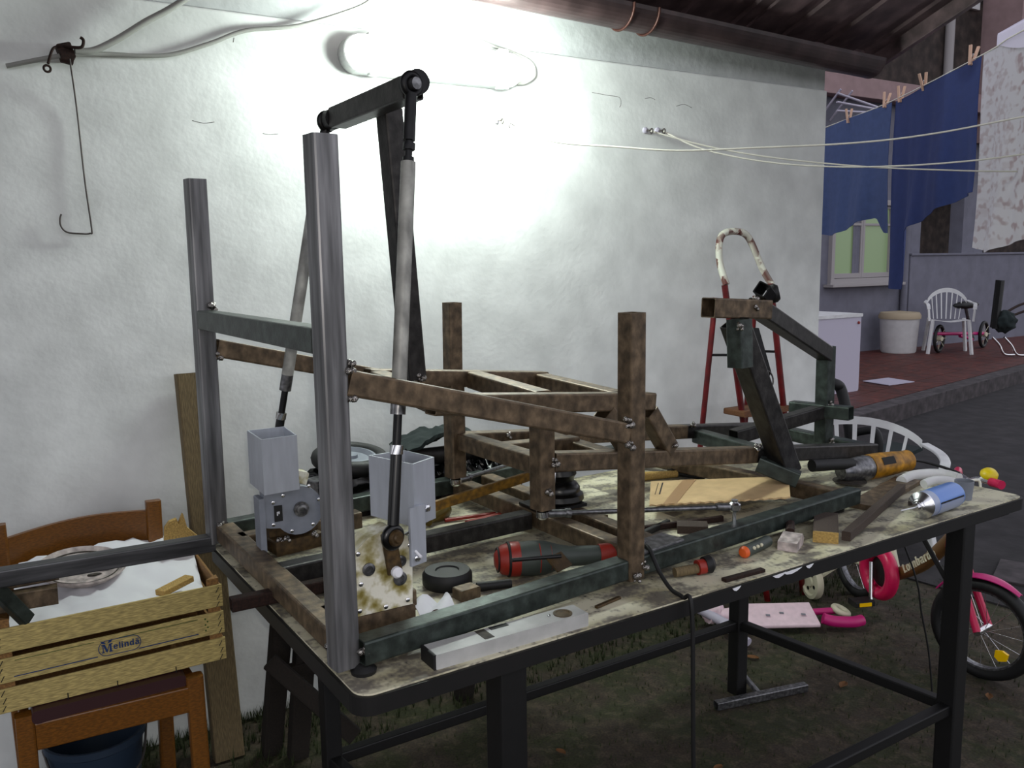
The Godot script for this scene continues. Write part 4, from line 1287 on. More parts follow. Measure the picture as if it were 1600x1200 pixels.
func base_frame() -> void:
	var f := thing("base_frame", v(1.1, 0.76, -1.65), "welded base frame of square steel tube with four uprights, standing on the workbench", "frame")
	members(f, [
		["post", "steel", v(0.437, 0.772, -1.243), v(0.437, 1.585, -1.243)],
		["post", "steel", v(0.413, 0.772, -1.995), v(0.413, 1.585, -1.985)],
		["post", "rust", v(1.050, 0.775, -1.285), v(1.050, 1.300, -1.285)],
		["post", "rust", v(1.062, 0.79, -2.06), v(1.066, 1.293, -2.055)],
		["front_rail", "green_steel", v(0.458, 0.797, -1.227), v(1.850, 0.797, -1.377)],
		["rear_rail", "green_steel", v(0.434, 0.797, -1.993), v(1.76, 0.797, -2.13)],
		["end_rail", "rust", v(0.447, 0.797, -1.264), v(0.428, 0.797, -1.972)],
		["end_rail", "rust", v(1.80, 0.797, -1.39), v(1.68, 0.797, -2.10)],
		["inner_rail", "dark_tube", v(0.452, 0.797, -1.63), v(1.05, 0.797, -1.668)],
		["inner_rail", "rust", v(0.435, 0.797, -1.87), v(0.72, 0.797, -1.90)],
		["inner_rail", "rust", v(0.452, 0.797, -1.37), v(0.62, 0.797, -1.385)],
		["cross_rail", "rust", v(1.062, 0.797, -2.03), v(1.095, 0.797, -1.315)],
		["cross_rail", "rust", v(1.150, 0.797, -2.03), v(1.165, 0.797, -1.325)],
		["side_rail", "rust", v(0.458, 1.222, -1.243), v(1.031, 1.070, -1.285)],
		["side_rail", "rust", v(0.434, 1.218, -1.988), v(1.045, 1.062, -2.052)],
		["top_rail", "green_steel", v(0.436, 1.285, -1.264), v(0.414, 1.283, -1.965)]])
	for q in [[v(0.462, 1.245, -1.228), 1], [v(0.462, 1.200, -1.228), 2], [v(1.030, 1.092, -1.268), 3], [v(1.028, 1.050, -1.262), 4], [v(0.43, 1.31, -1.968), 5], [v(0.437, 1.262, -1.266), 6], [v(0.437, 1.20, -1.975), 7], [v(0.462, 0.80, -1.218), 8], [v(0.425, 0.80, -1.262), 9], [v(1.048, 0.782, -1.262), 10], [v(0.418, 0.815, -1.968), 11], [v(1.07, 0.80, -1.268), 12]]:
		weld(f, q[0], 0.014, q[1])
	bolt(f, v(1.115, 0.817, -1.33), Vector3.UP, 0.009)
	bolt(f, v(0.433, 0.795, -1.268), v(-1, 0, 0.3), 0.008)
	var st := S()
	beam(st, v(1.07, 0.819, -1.31), v(1.20, 0.819, -1.33), 0.06, 0.005, 0.0, 0.001)
	obj("joint_plate", st, M.steel, f)
	# adjustable feet
	for p in [v(0.463, 0.761, -1.225), v(1.80, 0.761, -1.39), v(1.70, 0.761, -2.05)]:
		st = S()
		lathe(st, [Vector2(0, 0), Vector2(0.020, 0), Vector2(0.021, 0.006), Vector2(0.013, 0.013), Vector2(0.008, 0.016), Vector2(0, 0.016)], Transform3D(Basis(), p), 20)
		obj("rubber_foot", st, M.black_rubber, f)
	# pivot stub under the rubber boot
	st = S()
	box(st, v(1.125, 0.822, -1.67), v(0.13, 0.008, 0.10), Basis(), 0.002)
	obj("pivot_plate", st, M.dark_steel, f)
	# rubber boot over the pivot joint
	var b := thing("pivot_boot", v(1.145, 0.826, -1.672), "black ribbed rubber boot over the pivot joint in the middle of the frames", "boot")
	st = S()
	lathe(st, [Vector2(0, 0), Vector2(0.054, 0), Vector2(0.060, 0.008), Vector2(0.058, 0.020), Vector2(0.050, 0.026), Vector2(0.050, 0.036), Vector2(0.043, 0.046), Vector2(0.035, 0.052), Vector2(0.037, 0.060), Vector2(0.042, 0.068), Vector2(0.040, 0.080), Vector2(0, 0.080)], Transform3D(Basis(), v(1.145, 0.826, -1.672)), 30)
	obj("bellows", st, M.black_gloss, b)
	st = S()
	lathe(st, [Vector2(0.024, 0.07), Vector2(0.028, 0.09), Vector2(0.034, 0.10), Vector2(0.034, 0.125), Vector2(0, 0.13)], Transform3D(Basis(), v(1.143, 0.826, -1.672)), 24)
	obj("joint_yoke", st, M.black_paint, b)
	st = S()
	rod(st, v(1.110, 0.876, -1.642), v(1.115, 0.905, -1.645), 0.003, 8)
	obj("split_pin", st, M.chrome, b)
	# studs with ball joints on the front rail, and the track rods
	var rods := [[v(0.967, 0.872, -1.474), v(1.392, 0.850, -1.342), "long thin tie rod with ball ends in front of the rubber boot"], [v(0.950, 0.868, -1.834), v(1.40, 0.845, -2.07), "thin tie rod slanting back from the rear drop tube behind the boot"]]
	for q in rods:
		var r := thing("tie_rod", q[0], q[2], "rod", "")
		var d: Vector3 = (q[1] - q[0]).normalized()
		st = S()
		rod(st, q[0] + d * 0.05, q[1] - d * 0.03, 0.0052, 10)
		obj("bar", st, M.zinc, r)
		st = S()
		rod(st, q[0] + d * 0.012, q[0] + d * 0.050, 0.0085, 12)
		rod(st, q[0] + d * 0.050, q[0] + d * 0.062, 0.0105, 6)
		rod(st, q[1] - d * 0.045, q[1] - d * 0.012, 0.0085, 12)
		obj("rod_end", st, M.zinc, r)
		for p in [q[0], q[1]]:
			st = S()
			lathe(st, [Vector2(0, -0.011), Vector2(0.008, -0.011), Vector2(0.014, -0.006), Vector2(0.014, 0.006), Vector2(0.008, 0.011), Vector2(0, 0.011)], Transform3D(Basis(), p), 16)
			obj("ball_joint", st, M.chrome, r)
	st = S()
	rod(st, v(1.392, 0.815, -1.342), v(1.392, 0.842, -1.342), 0.0045, 10)
	rod(st, v(1.392, 0.858, -1.342), v(1.392, 0.866, -1.342), 0.008, 6)
	obj("stud", st, M.chrome, f)

# ---------------------------------------------------------------- tilting seat frame with its long arms
func moving_frame() -> void:
	var f := thing("tilting_frame", v(1.15, 0.95, -1.67), "welded tilting seat frame with tall upright and long forward arms, perched over the base frame", "frame")
	members(f, [
		["upright", "dark_tube", v(0.738, 1.165, -1.60), v(0.692, 1.690, -1.575)],
		["head_bar", "dark_tube", v(0.654, 1.694, -1.385), v(0.642, 1.690, -1.715)],
		["seat_rail", "rust", v(0.70, 1.136, -1.445), v(1.285, 1.078, -1.507)],
		["seat_rail", "rust", v(0.72, 1.146, -1.81), v(1.230, 1.094, -1.865)],
		["cross_rail", "rust", v(1.210, 1.092, -1.842), v(1.205, 1.086, -1.522)],
		["cross_rail", "rust", v(0.74, 1.142, -1.79), v(0.72, 1.136, -1.465)],
		["cross_rail", "rust", v(1.00, 1.117, -1.82), v(0.985, 1.110, -1.495)],
		["drop_tube", "rust", v(0.967, 1.096, -1.474), v(0.967, 0.884, -1.474)],
		["drop_tube", "rust", v(0.950, 1.110, -1.834), v(0.950, 0.880, -1.834)],
		["arm_rail", "rust", v(0.988, 0.982, -1.476), v(1.665, 0.895, -1.549)],
		["arm_rail", "dark_tube", v(1.665, 0.895, -1.549), v(2.24, 0.823, -1.611)],
		["arm_rail", "rust", v(0.970, 0.968, -1.836), v(1.77, 0.883, -1.922)],
		["arm_rail", "dark_tube", v(1.77, 0.883, -1.922), v(2.235, 0.832, -1.972)],
		["low_cross", "rust", v(0.965, 0.970, -1.816), v(0.972, 0.975, -1.496)],
		["low_cross", "rust", v(1.20, 0.947, -1.845), v(1.175, 0.955, -1.515)],
		["pivot_bar", "rust", v(1.19, 0.960, -1.672), v(0.97, 0.972, -1.655)],
		["diagonal", "rust", v(1.275, 1.055, -1.505), v(1.350, 0.955, -1.514)],
		["diagonal", "rust", v(1.140, 1.070, -1.490), v(1.222, 0.970, -1.50)],
		["arm_cross", "green_steel", v(1.822, 0.865, -1.912), v(1.725, 0.885, -1.575)],
		["arm_cross", "green_steel", v(2.225, 0.826, -1.955), v(2.232, 0.820, -1.63)],
		["stub", "green_steel", v(1.675, 0.873, -1.535), v(1.735, 0.838, -1.455)],
		["column", "dark_tube", v(1.540, 1.245, -1.497), v(1.745, 0.848, -1.500), 0.054, 0.054],
		["column_sleeve", "green_steel", v(1.532, 1.255, -1.475), v(1.534, 1.140, -1.470), 0.045, 0.045],
		["wheel_bar", "rust", v(1.475, 1.283, -1.52), v(1.68, 1.270, -1.53), 0.045, 0.048],
		["wheel_brace", "dark_tube", v(1.66, 1.278, -1.545), v(2.130, 1.112, -1.700), 0.042, 0.045],
		["front_post", "green_steel", v(2.130, 1.135, -1.700), v(2.135, 0.845, -1.702), 0.042, 0.042],
		["strut", "dark_tube", v(1.79, 0.895, -1.735), v(2.12, 0.938, -1.705)],
		["tee_bar", "green_steel", v(2.105, 0.940, -1.80), v(2.150, 0.942, -1.62)]])
	var st := S()
	beam(st, v(1.655, 1.322, -1.52), v(1.705, 1.300, -1.545), 0.034, 0.034, 0.003, 0.003, v(0.3, 1, 0.4))
	obj("clamp_tube", st, M.dark_steel, f)
	st = S()
	lathe(st, [Vector2(0, -0.014), Vector2(0.018, -0.014), Vector2(0.024, -0.006), Vector2(0.024, 0.006), Vector2(0.018, 0.014), Vector2(0, 0.014)], axis(v(1.725, 1.308, -1.545), v(0.6, 0.2, 0.6)), 8)
	obj("clamp_knob", st, M.black_rubber, f)
	st = S()
	extrude(st, PackedVector2Array([Vector2(-0.01, 0.07), Vector2(0.03, 0.07), Vector2(0.085, -0.045), Vector2(0.075, -0.055), Vector2(0.035, -0.06)]), 0.012, Transform3D(Basis(Vector3.UP, 0.1), v(1.575, 1.16, -1.49)))
	obj("gusset", st, M.dark_steel, f)
	st = S()
	ring(st, 0.022, 0.002, axis(v(1.640, 1.100, -1.48), v(0.1, 0.2, 1)), 20, 6)
	obj("wire_ring", st, M.wire, f)
	for q in [[v(1.665, 0.915, -1.530), 1], [v(1.350, 0.97, -1.495), 2], [v(0.985, 0.985, -1.452), 3], [v(0.968, 0.925, -1.452), 4], [v(1.51, 1.24, -1.45), 5], [v(1.620, 1.275, -1.507), 6], [v(2.13, 0.965, -1.68), 7], [v(1.79, 0.905, -1.90), 8], [v(1.635, 1.298, -1.52), 9], [v(2.145, 0.85, -1.68), 10], [v(1.10, 0.965, -1.83), 11], [v(1.40, 0.94, -1.86), 12], [v(0.745, 1.168, -1.58), 13]]:
		weld(f, q[0], 0.013, q[1])
	# lugs that carry the push rods
	for q in [v(0.650, 1.698, -1.372), v(0.637, 1.690, -1.735)]:
		st = S()
		rod(st, q + v(0, 0, -0.018), q + v(0, 0, 0.018), 0.021, 20)
		obj("end_lug", st, M.dark_steel, f)

# ---------------------------------------------------------------- gear motors and push rods
func push_rod(a: Vector3, b: Vector3, label: String) -> void:
	var t := thing("push_rod", b, label, "rod", "")
	var d := (b - a).normalized()
	var L := a.distance_to(b)
	var seg := func(called: String, m: String, u0: float, u1: float, r: float, n: int) -> void:
		var s := S()
		rod(s, a + d * u0, a + d * u1, r, n)
		obj(called, s, M[m], t)
	var st := S()
	ring(st, 0.016, 0.0065, axis(a, v(0.25, 0, 1)), 24, 10)
	obj("rod_eye", st, M.dark_steel, t)
	st = S()
	rod(st, a - v(0.25, 0, 1).normalized() * 0.012, a + v(0.25, 0, 1).normalized() * 0.014, 0.010, 16)
	obj("eye_bearing", st, M.zinc, t)
	seg.call("rod_shank", "dark_steel", 0.016, 0.094, 0.0100, 16)
	seg.call("thread", "dark_steel", 0.092, 0.122, 0.0062, 10)
	seg.call("lock_nut", "dark_steel", 0.098, 0.110, 0.0105, 6)
	seg.call("tube_cap", "dark_steel", 0.122, 0.135, 0.0095, 16)
	seg.call("tube", "tube_grey", 0.130, L - 0.235, 0.0125, 20)
	seg.call("burnt_collar", "zinc", L - 0.235, L - 0.20, 0.0126, 20)
	seg.call("thread", "dark_steel", L - 0.20, L - 0.135, 0.0072, 12)
	seg.call("lock_nut", "chrome", L - 0.150, L - 0.135, 0.0110, 6)
	seg.call("rod_shank", "black_gloss", L - 0.135, L - 0.02, 0.0095, 16)
	st = S()
	ring(st, 0.015, 0.0075, axis(b, v(0.3, 0, 1)), 24, 10)
	obj("rod_eye", st, M.black_gloss, t)
	st = S()
	lathe(st, [Vector2(0.0, 0.016), Vector2(0.006, 0.016), Vector2(0.008, 0.013), Vector2(0.012, 0.013), Vector2(0.014, 0.009), Vector2(0.014, -0.010), Vector2(0, -0.010)], axis(b, v(0.3, 0, 1)), 24)
	obj("eye_bearing", st, M.tarnish, t)

func open_box(parent: Node, p: PackedVector2Array, y0: float, y1: float, th: float) -> void:
	# square aluminium tube, open at the top: plan outline p (x, z)
	var st := S()
	var c := Vector2.ZERO
	for q in p: c += q / p.size()
	var mid := v(c.x, (y0 + y1) / 2, c.y)
	for i in 4:
		var a := p[i]
		var b := p[(i + 1) % 4]
		var ai := a + (c - a).normalized() * th * 1.4
		var bi := b + (c - b).normalized() * th * 1.4
		quad(st, v(a.x, y0, a.y), v(b.x, y0, b.y), v(b.x, y1, b.y), v(a.x, y1, a.y), mid)
		var o := (a + b) / 2 + ((a + b) / 2 - c) * 5.0
		quad(st, v(ai.x, y0, ai.y), v(bi.x, y0, bi.y), v(bi.x, y1, bi.y), v(ai.x, y1, ai.y), v(o.x, mid.y, o.y))
		quad(st, v(a.x, y1, a.y), v(b.x, y1, b.y), v(bi.x, y1, bi.y), v(ai.x, y1, ai.y), mid)
		quad(st, v(a.x, y0, a.y), v(b.x, y0, b.y), v(bi.x, y0, bi.y), v(ai.x, y0, ai.y), mid)
	obj("box_cover", st, M.aluminium, parent)

func drives() -> void:
	push_rod(v(0.636, 1.692, -1.352), v(0.536, 0.958, -1.262), "front push rod, long grey tube from the head bar down to the near motor's crank")
	push_rod(v(0.632, 1.688, -1.755), v(0.510, 0.935, -1.865), "rear push rod, partly hidden by the tall front post, ending behind the far motor's box")
	# near motor: mottled gear case seen from its crank side
	var m := thing("gear_motor", v(0.53, 0.78, -1.32), "near gear motor with mottled stained case, crank and open aluminium box cover", "motor")
	var st := S()
	extrude(st, PackedVector2Array([Vector2(0.478, 0.825), Vector2(0.580, 0.825), Vector2(0.582, 0.90), Vector2(0.575, 0.945), Vector2(0.545, 0.965), Vector2(0.505, 0.955), Vector2(0.480, 0.935)]), 0.045, Transform3D(Basis(), v(0, 0, -1.335)))
	var cs := obj("gear_case", st, M.mottled, m)
	for q in [[0.503, 0.902, 0.011], [0.558, 0.875, 0.012], [0.560, 0.905, 0.010]]:
		st = S()
		lathe(st, [Vector2(q[2], 0), Vector2(q[2], 0.003), Vector2(q[2] * 0.6, 0.004), Vector2(q[2] * 0.5, 0.002), Vector2(0, 0.002)], axis(v(q[0], q[1], -1.290), v(0, 0, 1)), 20)
		obj("port_ring", st, M.zinc, cs)
	for q in [[0.485, 0.932], [0.484, 0.835], [0.570, 0.835], [0.577, 0.93], [0.53, 0.832], [0.488, 0.88]]:
		bolt(cs, v(q[0], q[1], -1.290), v(0, 0, 1), 0.0042, "screw")
	st = S()
	box(st, v(0.525, 0.803, -1.325), v(0.12, 0.042, 0.07), Basis(), 0.004)
	obj("mount_block", st, M.rust, m)
	st = S()
	beam(st, v(0.536, 0.960, -1.281), v(0.546, 0.890, -1.281), 0.026, 0.008, 0.0, 0.002, v(0, 0, 1))
	obj("crank", st, M.tarnish, m)
	st = S()
	lathe(st, [Vector2(0.0, 0.010), Vector2(0.006, 0.010), Vector2(0.0095, 0.006), Vector2(0.0095, -0.004)], axis(v(0.546, 0.893, -1.276), v(0, 0, 1)), 16)
	obj("shaft_nut", st, M.paper, m)
	open_box(m, PackedVector2Array([Vector2(0.548, -1.384), Vector2(0.583, -1.278), Vector2(0.636, -1.306), Vector2(0.617, -1.386)]), 0.962, 1.070, 0.003)
	st = S()
	beam(st, v(0.585, 1.00, -1.273), v(0.585, 0.90, -1.273), 0.035, 0.006, 0.0, 0.001, v(0.35, 0, 1))
	obj("cover_bracket", st, M.aluminium, m)
	bolt(m, v(0.580, 0.913, -1.268), v(0, 0, 1), 0.006)
	bolt(m, v(0.607, 0.990, -1.286), v(0.45, 0.1, 1), 0.007)
	st = S()
	rod(st, v(0.578, 0.925, -1.268), v(0.583, 0.917, -1.255), 0.0025, 8)
	obj("cable_tie", st, M.paper, m)
	# far motor: grey gear cover with label, shaft and screws
	m = thing("gear_motor", v(0.51, 0.78, -1.78), "far gear motor with round grey cover, black label and upright aluminium box", "motor")
	st = S()
	var gp := PackedVector2Array()
	gp.append(Vector2(0.457, 0.945)); gp.append(Vector2(0.460, 0.86)); gp.append(Vector2(0.470, 0.858)); gp.append(Vector2(0.485, 0.856))
	for i in 19:
		var a := -2.5 + 4.3 * i / 18.0
		gp.append(Vector2(0.530, 0.887) + Vector2(cos(a), sin(a)) * 0.052)
	extrude(st, gp, 0.03, Transform3D(Basis(), v(0, 0, -1.772)))
	cs = obj("gear_cover", st, M.gear_grey, m)
	st = S()
	lathe(st, [Vector2(0.016, 0), Vector2(0.016, 0.006), Vector2(0.011, 0.006), Vector2(0.011, 0.012), Vector2(0.006, 0.013), Vector2(0.005, 0.009), Vector2(0, 0.009)], axis(v(0.534, 0.890, -1.742), v(0, 0, 1)), 24)
	obj("shaft", st, M.zinc, cs)
	st = S()
	box(st, v(0.486, 0.888, -1.741), v(0.017, 0.034, 0.002), Basis(), 0.0005)
	obj("label_plate", st, M.black_ink, cs)
	st = S()
	box(st, v(0.4855, 0.891, -1.7395), v(0.006, 0.002, 0.001), Basis(), 0.0003)
	box(st, v(0.4835, 0.8875, -1.7395), v(0.002, 0.007, 0.001), Basis(), 0.0003)
	box(st, v(0.487, 0.889, -1.7395), v(0.002, 0.004, 0.001), Basis(), 0.0003)
	obj("label_mark", st, M.paper, cs)
	for q in [[0.476, 0.913], [0.497, 0.925], [0.474, 0.866], [0.512, 0.846], [0.558, 0.853], [0.573, 0.905], [0.553, 0.937], [0.530, 0.942]]:
		bolt(cs, v(q[0], q[1], -1.742), v(0, 0, 1), 0.0042, "screw")
	st = S()
	box(st, v(0.545, 0.945, -1.79), v(0.035, 0.035, 0.03), Basis(Vector3.BACK, -0.3), 0.004)
	obj("cable_port", st, M.mottled, m)
	st = S()
	box(st, v(0.525, 0.835, -1.795), v(0.105, 0.05, 0.05), Basis(), 0.004)
	obj("mount_block", st, M.tarnish, m)
	st = S()
	box(st, v(0.525, 0.815, -1.76), v(0.11, 0.03, 0.05), Basis(Vector3.UP, 0.15), 0.004)
	obj("foot_plate", st, M.tarnish, m)
	for q in [v(0.485, 0.832, -1.737), v(0.50, 0.833, -1.735), v(0.56, 0.832, -1.737)]: weld(m, q, 0.010, 4)
	open_box(m, PackedVector2Array([Vector2(0.455, -1.835), Vector2(0.453, -1.717), Vector2(0.528, -1.724), Vector2(0.535, -1.835)]), 0.937, 1.052, 0.003)
	st = S()
	box(st, v(0.452, 0.86, -1.757), v(0.012, 0.13, 0.04), Basis(), 0.002)
	obj("side_plate", st, M.gear_grey, m)

# ---------------------------------------------------------------- tools on the bench
func one(called: String, st: SurfaceTool, m: String, label: String, category: String, group := "") -> void:
	tag(obj(called, st, M[m]), label, category, group)

func tools() -> void:
	var T := 0.7605
	var st := S()
	# spirit level
	var lv := thing("spirit_level", v(0.705, T, -1.192), "pale grey spirit level with black end cap lying along the front edge of the bench", "level")
	var lx := Basis(Vector3.UP, deg_to_rad(0.5))
	st = S()
	box(st, v(0.712, T + 0.0125, -1.192), v(0.30, 0.025, 0.045), lx, 0.002)
	var lb := obj("body", st, M.level_grey, lv)
	st = S()
	box(st, v(0.5605, T + 0.0125, -1.191), v(0.006, 0.0255, 0.0455), lx, 0.002)
	obj("end_cap", st, M.black_rubber, lv)
	st = S()
	lathe(st, [Vector2(0.017, 0.0), Vector2(0.017, 0.0015), Vector2(0.013, 0.0015), Vector2(0.0125, 0.0005), Vector2(0, 0.0005)], Transform3D(Basis(), v(0.822, T + 0.025, -1.192)), 24)
	obj("vial_hole", st, M.tarnish, lb)
	st = S()
	box(st, v(0.665, T + 0.0253, -1.194), v(0.018, 0.001, 0.036), lx, 0.0003)
	obj("dark_band", st, M.stain, lb)
	st = S()
	box(st, v(0.700, T + 0.0253, -1.207), v(0.035, 0.001, 0.010), lx, 0.0003)
	obj("top_vial", st, M.black_ink, lb)
	bolt(lb, v(0.795, T + 0.025, -1.195), Vector3.UP, 0.003, "screw")
	# corded power tool
	var pt := thing("power_tool", v(0.97, T, -1.42), "dark green corded power tool with red front cap and red collar lying on the bench", "power tool")
	var pa := v(0.862, T + 0.036, -1.462)
	var pb := v(1.085, T + 0.030, -1.375)
	var ax := axis(pa, pb - pa)
	var L := pa.distance_to(pb)
	st = S()
	lathe(st, [Vector2(0, 0.03), Vector2(0.034, 0.03), Vector2(0.036, 0.055), Vector2(0.035, 0.085), Vector2(0.026, 0.115), Vector2(0.021, 0.14), Vector2(0.020, L - 0.035), Vector2(0, L - 0.035)], ax, 28)
	obj("body", st, M.tool_green, pt)
	st = S()
	lathe(st, [Vector2(0, -0.018), Vector2(0.014, -0.018), Vector2(0.022, -0.012), Vector2(0.030, -0.004), Vector2(0.033, 0.008), Vector2(0.0355, 0.012), Vector2(0.0355, 0.032), Vector2(0, 0.032)], ax, 28)
	var cp := obj("front_cap", st, M.tool_red, pt)
	st = S()
	ring(st, 0.0335, 0.003, ax * Transform3D(Basis(), v(0, 0.010, 0)), 28, 8)
	ring(st, 0.024, 0.002, ax * Transform3D(Basis(), v(0, -0.012, 0)), 28, 8)
	obj("dark_rim", st, M.black_rubber, cp)
	st = S()
	lathe(st, [Vector2(0.0, L - 0.038), Vector2(0.0225, L - 0.038), Vector2(0.0235, L - 0.020), Vector2(0.0225, L), Vector2(0.0, L)], ax, 24)
	obj("rear_collar", st, M.tool_red, pt)
	st = S()
	for k in 4: ring(st, 0.0352 - 0.0015 * k, 0.0012, ax * Transform3D(Basis(), v(0, 0.072 + 0.008 * k, 0)), 12, 5, -PI * 0.2, PI * 0.4)
	obj("grip_ribs", st, M.tool_red, pt)
	st = S()
	tube(st, curve([pb, v(1.100, T + 0.036, -1.350), v(1.105, T + 0.060, -1.318), v(1.098, T + 0.063, -1.285), v(1.090, T + 0.030, -1.245), v(1.085, T + 0.008, -1.205), v(1.083, T + 0.004, -1.170), v(1.083, T - 0.015, -1.145), v(1.088, 0.45, -1.140), v(1.098, 0.20, -1.135), v(1.100, 0.02, -1.13), v(1.25, 0.006, -1.05), v(1.5, 0.006, -0.9)], 6), 0.0042, 8)
	obj("power_cord", st, M.black_rubber, pt)
	# small things in front of and beside it
	st = S()
	rod(st, v(0.838, 0.822, -1.388), v(0.925, 0.826, -1.345), 0.0042, 8)
	one("drill_bit", st, "dark_steel", "thin dark steel drill bit lying on the front rail before the power tool", "drill bit")
	st = S()
	box(st, v(0.925, 0.812, -1.352), v(0.048, 0.035, 0.004), Basis(Vector3.UP, 0.35) * Basis(Vector3.RIGHT, -0.9), 0.001)
	one("scrap_plate", st, "tarnish", "small brownish scrap plate leaning against the power tool's handle", "plate")
	st = S()
	rod(st, v(0.775, T + 0.010, -1.418), v(0.842, T + 0.010, -1.40), 0.009, 12)
	one("marker_pen", st, "black_rubber", "short black marker pen lying between the tape reel and the power tool", "pen")
	st = S()
	box(st, v(0.745, T + 0.011, -1.405), v(0.045, 0.022, 0.03), Basis(Vector3.UP, 0.1), 0.003)
	one("rusty_block", st, "rust", "small rusty steel block lying left of the black marker pen", "block")
	st = S()
	lathe(st, [Vector2(0, 0), Vector2(0.046, 0), Vector2(0.050, 0.006), Vector2(0.050, 0.024), Vector2(0.045, 0.032), Vector2(0.024, 0.032), Vector2(0.022, 0.029), Vector2(0, 0.029)], Transform3D(Basis(), v(0.745, T, -1.485)), 30)
	one("tape_reel", st, "black_rubber", "round black reel lying flat on the bench beside the near motor", "reel")
	st = S()
	sheet(st, func(a: float, b: float): return v(0.615 + 0.075 * a, T + 0.006 + 0.03 * absf(sin(a * 4.0 + b * 3.0)) * (1.0 - 0.6 * b), -1.385 + 0.06 * b), 8, 8, 0.001)
	one("crumpled_rag", st, "paper", "small crumpled grey-white rag at the foot of the near motor", "rag")
	st = S()
	lathe(st, [Vector2(0, 0), Vector2(0.014, 0), Vector2(0.015, 0.004), Vector2(0.010, 0.006), Vector2(0, 0.005)], axis(v(0.640, T + 0.012, -1.325), v(0.1, 0.5, 1)), 18)
	one("rusty_washer", st, "copper", "small round rusty disc lying just behind the front rail near the motor", "disc")
	# screwdriver
	var sd := thing("screwdriver", v(0.9, T, -1.83), "screwdriver with a bulbous olive handle lying behind the near motor's box", "screwdriver")
	var sa := v(0.962, T + 0.020, -1.905)
	var sdir := v(-0.86, -0.06, 0.52).normalized()
	st = S()
	lathe(st, [Vector2(0, 0), Vector2(0.014, 0.003), Vector2(0.020, 0.02), Vector2(0.020, 0.045), Vector2(0.012, 0.078), Vector2(0.010, 0.088), Vector2(0.014, 0.095), Vector2(0.0, 0.098)], axis(sa, sdir), 20)
	obj("handle", st, M.olive, sd)
	st = S()
	rod(st, sa + sdir * 0.095, sa + sdir * 0.22, 0.0035, 8)
	obj("shaft", st, M.zinc, sd)
	# combination spanner
	var sp := thing("spanner", v(0.86, T, -1.74), "chrome combination spanner with ring end lying behind the near motor", "spanner")
	st = S()
	beam(st, v(0.785, T + 0.006, -1.70), v(0.915, T + 0.006, -1.735), 0.011, 0.006, 0.0, 0.002)
	obj("shank", st, M.chrome, sp)
	st = S()
	ring(st, 0.013, 0.0045, axis(v(0.930, T + 0.008, -1.739), v(0, 1, 0.35)), 20, 8)
	obj("ring_end", st, M.chrome, sp)
	st = S()
	beam(st, v(0.955, T + 0.010, -1.79), v(1.075, T + 0.012, -1.80), 0.020, 0.016, 0.0, 0.005)
	beam(st, v(0.93, T + 0.006, -1.86), v(1.06, T + 0.008, -1.835), 0.012, 0.008, 0.0, 0.003)
	one("red_scraper", st, "tool_red", "worn red handled scraper lying on the bench behind the spanner", "scraper")
	st = S()
	beam(st, v(0.845, 0.836, -1.765), v(1.150, 0.862, -1.800), 0.012, 0.024, 0.0, 0.002)
	one("yellow_rule", st, "yellow_bar", "long yellow wooden folding rule slanting across the middle of the frame", "rule")
	st = S()
	rod(st, v(1.035, 0.850, -1.775), v(1.035, 0.858, -1.765), 0.008, 6)
	# pile on the trestle behind the bench
	var y0 := 0.747
	st = S()
	lump(st, v(0.86, y0 + 0.05, -2.20), v(0.42, 0.13, 0.16), 0.5, 4, 2.5, 24)
	one("black_bundle", st, "bag_black", "heap of dark wrapped parts lying on the trestle under the black tyre", "bundle")
	var wh := thing("spare_tyre", v(0.82, y0 + 0.125, -2.2), "black tyre with green-grey rim lying flat on the dark heap behind the tall post", "tyre")
	var wx := axis(v(0.815, y0 + 0.128, -2.19), v(0.05, 1, 0.14))
	st = S()
	ring(st, 0.085, 0.021, wx, 36, 12)
	obj("tyre", st, M.black_rubber, wh)
	st = S()
	lathe(st, [Vector2(0.068, -0.012), Vector2(0.070, 0.012), Vector2(0.060, 0.014), Vector2(0.050, 0.004), Vector2(0.020, 0.006), Vector2(0.018, 0.014), Vector2(0, 0.014)], wx, 30)
	obj("rim", st, M.gear_grey, wh)
	st = S()
	rod(st, v(0.92, y0 + 0.115, -2.16), v(1.25, y0 + 0.105, -2.17), 0.024, 14)
	one("grey_pipe", st, "dark_tube", "thick dark pipe lying on the heap behind the near motor's push rod", "pipe")
	st = S()
	var nz := FastNoiseLite.new()
	nz.seed = 14
	nz.frequency = 3.0
	sheet(st, func(a: float, b: float): return v(0.96 + 0.22 * a, y0 + 0.135 + 0.035 * sin(a * 2.4) + 0.02 * nz.get_noise_2d(a, b), -2.26 + 0.13 * b), 16, 10, 0.01)
	one("dark_cloth", st, "dark_cloth", "dark green cloth draped over the thick pipe behind the rear upright", "cloth")
	st = S()
	sheet(st, func(a: float, b: float):
		var k := v(a * 5.0, b * 5.0, 0)
		return v(1.00 + 0.34 * a, y0 + 0.075 - 0.05 * b + 0.05 * nz.get_noise_3dv(k) + 0.03 * sin(PI * a), -2.24 + 0.17 * b + 0.03 * nz.get_noise_3dv(k * 1.7)), 36, 22, 0.004)
	one("plastic_bag", st, "bag_black", "crumpled shiny black plastic bag behind the drop tubes of the tilting frame", "bag")
	st = S()
	box(st, v(0.70, y0 + 0.08, -2.12), v(0.05, 0.05, 0.05), Basis(Vector3.UP, 0.4), 0.004)
	one("grey_part", st, "zinc", "small grey metal part on the dark heap beneath the black tyre", "part")
	st = S()
	beam(st, v(0.60, y0 + 0.092, -2.15), v(0.80, y0 + 0.088, -2.15), 0.02, 0.022, 0.0, 0.003)
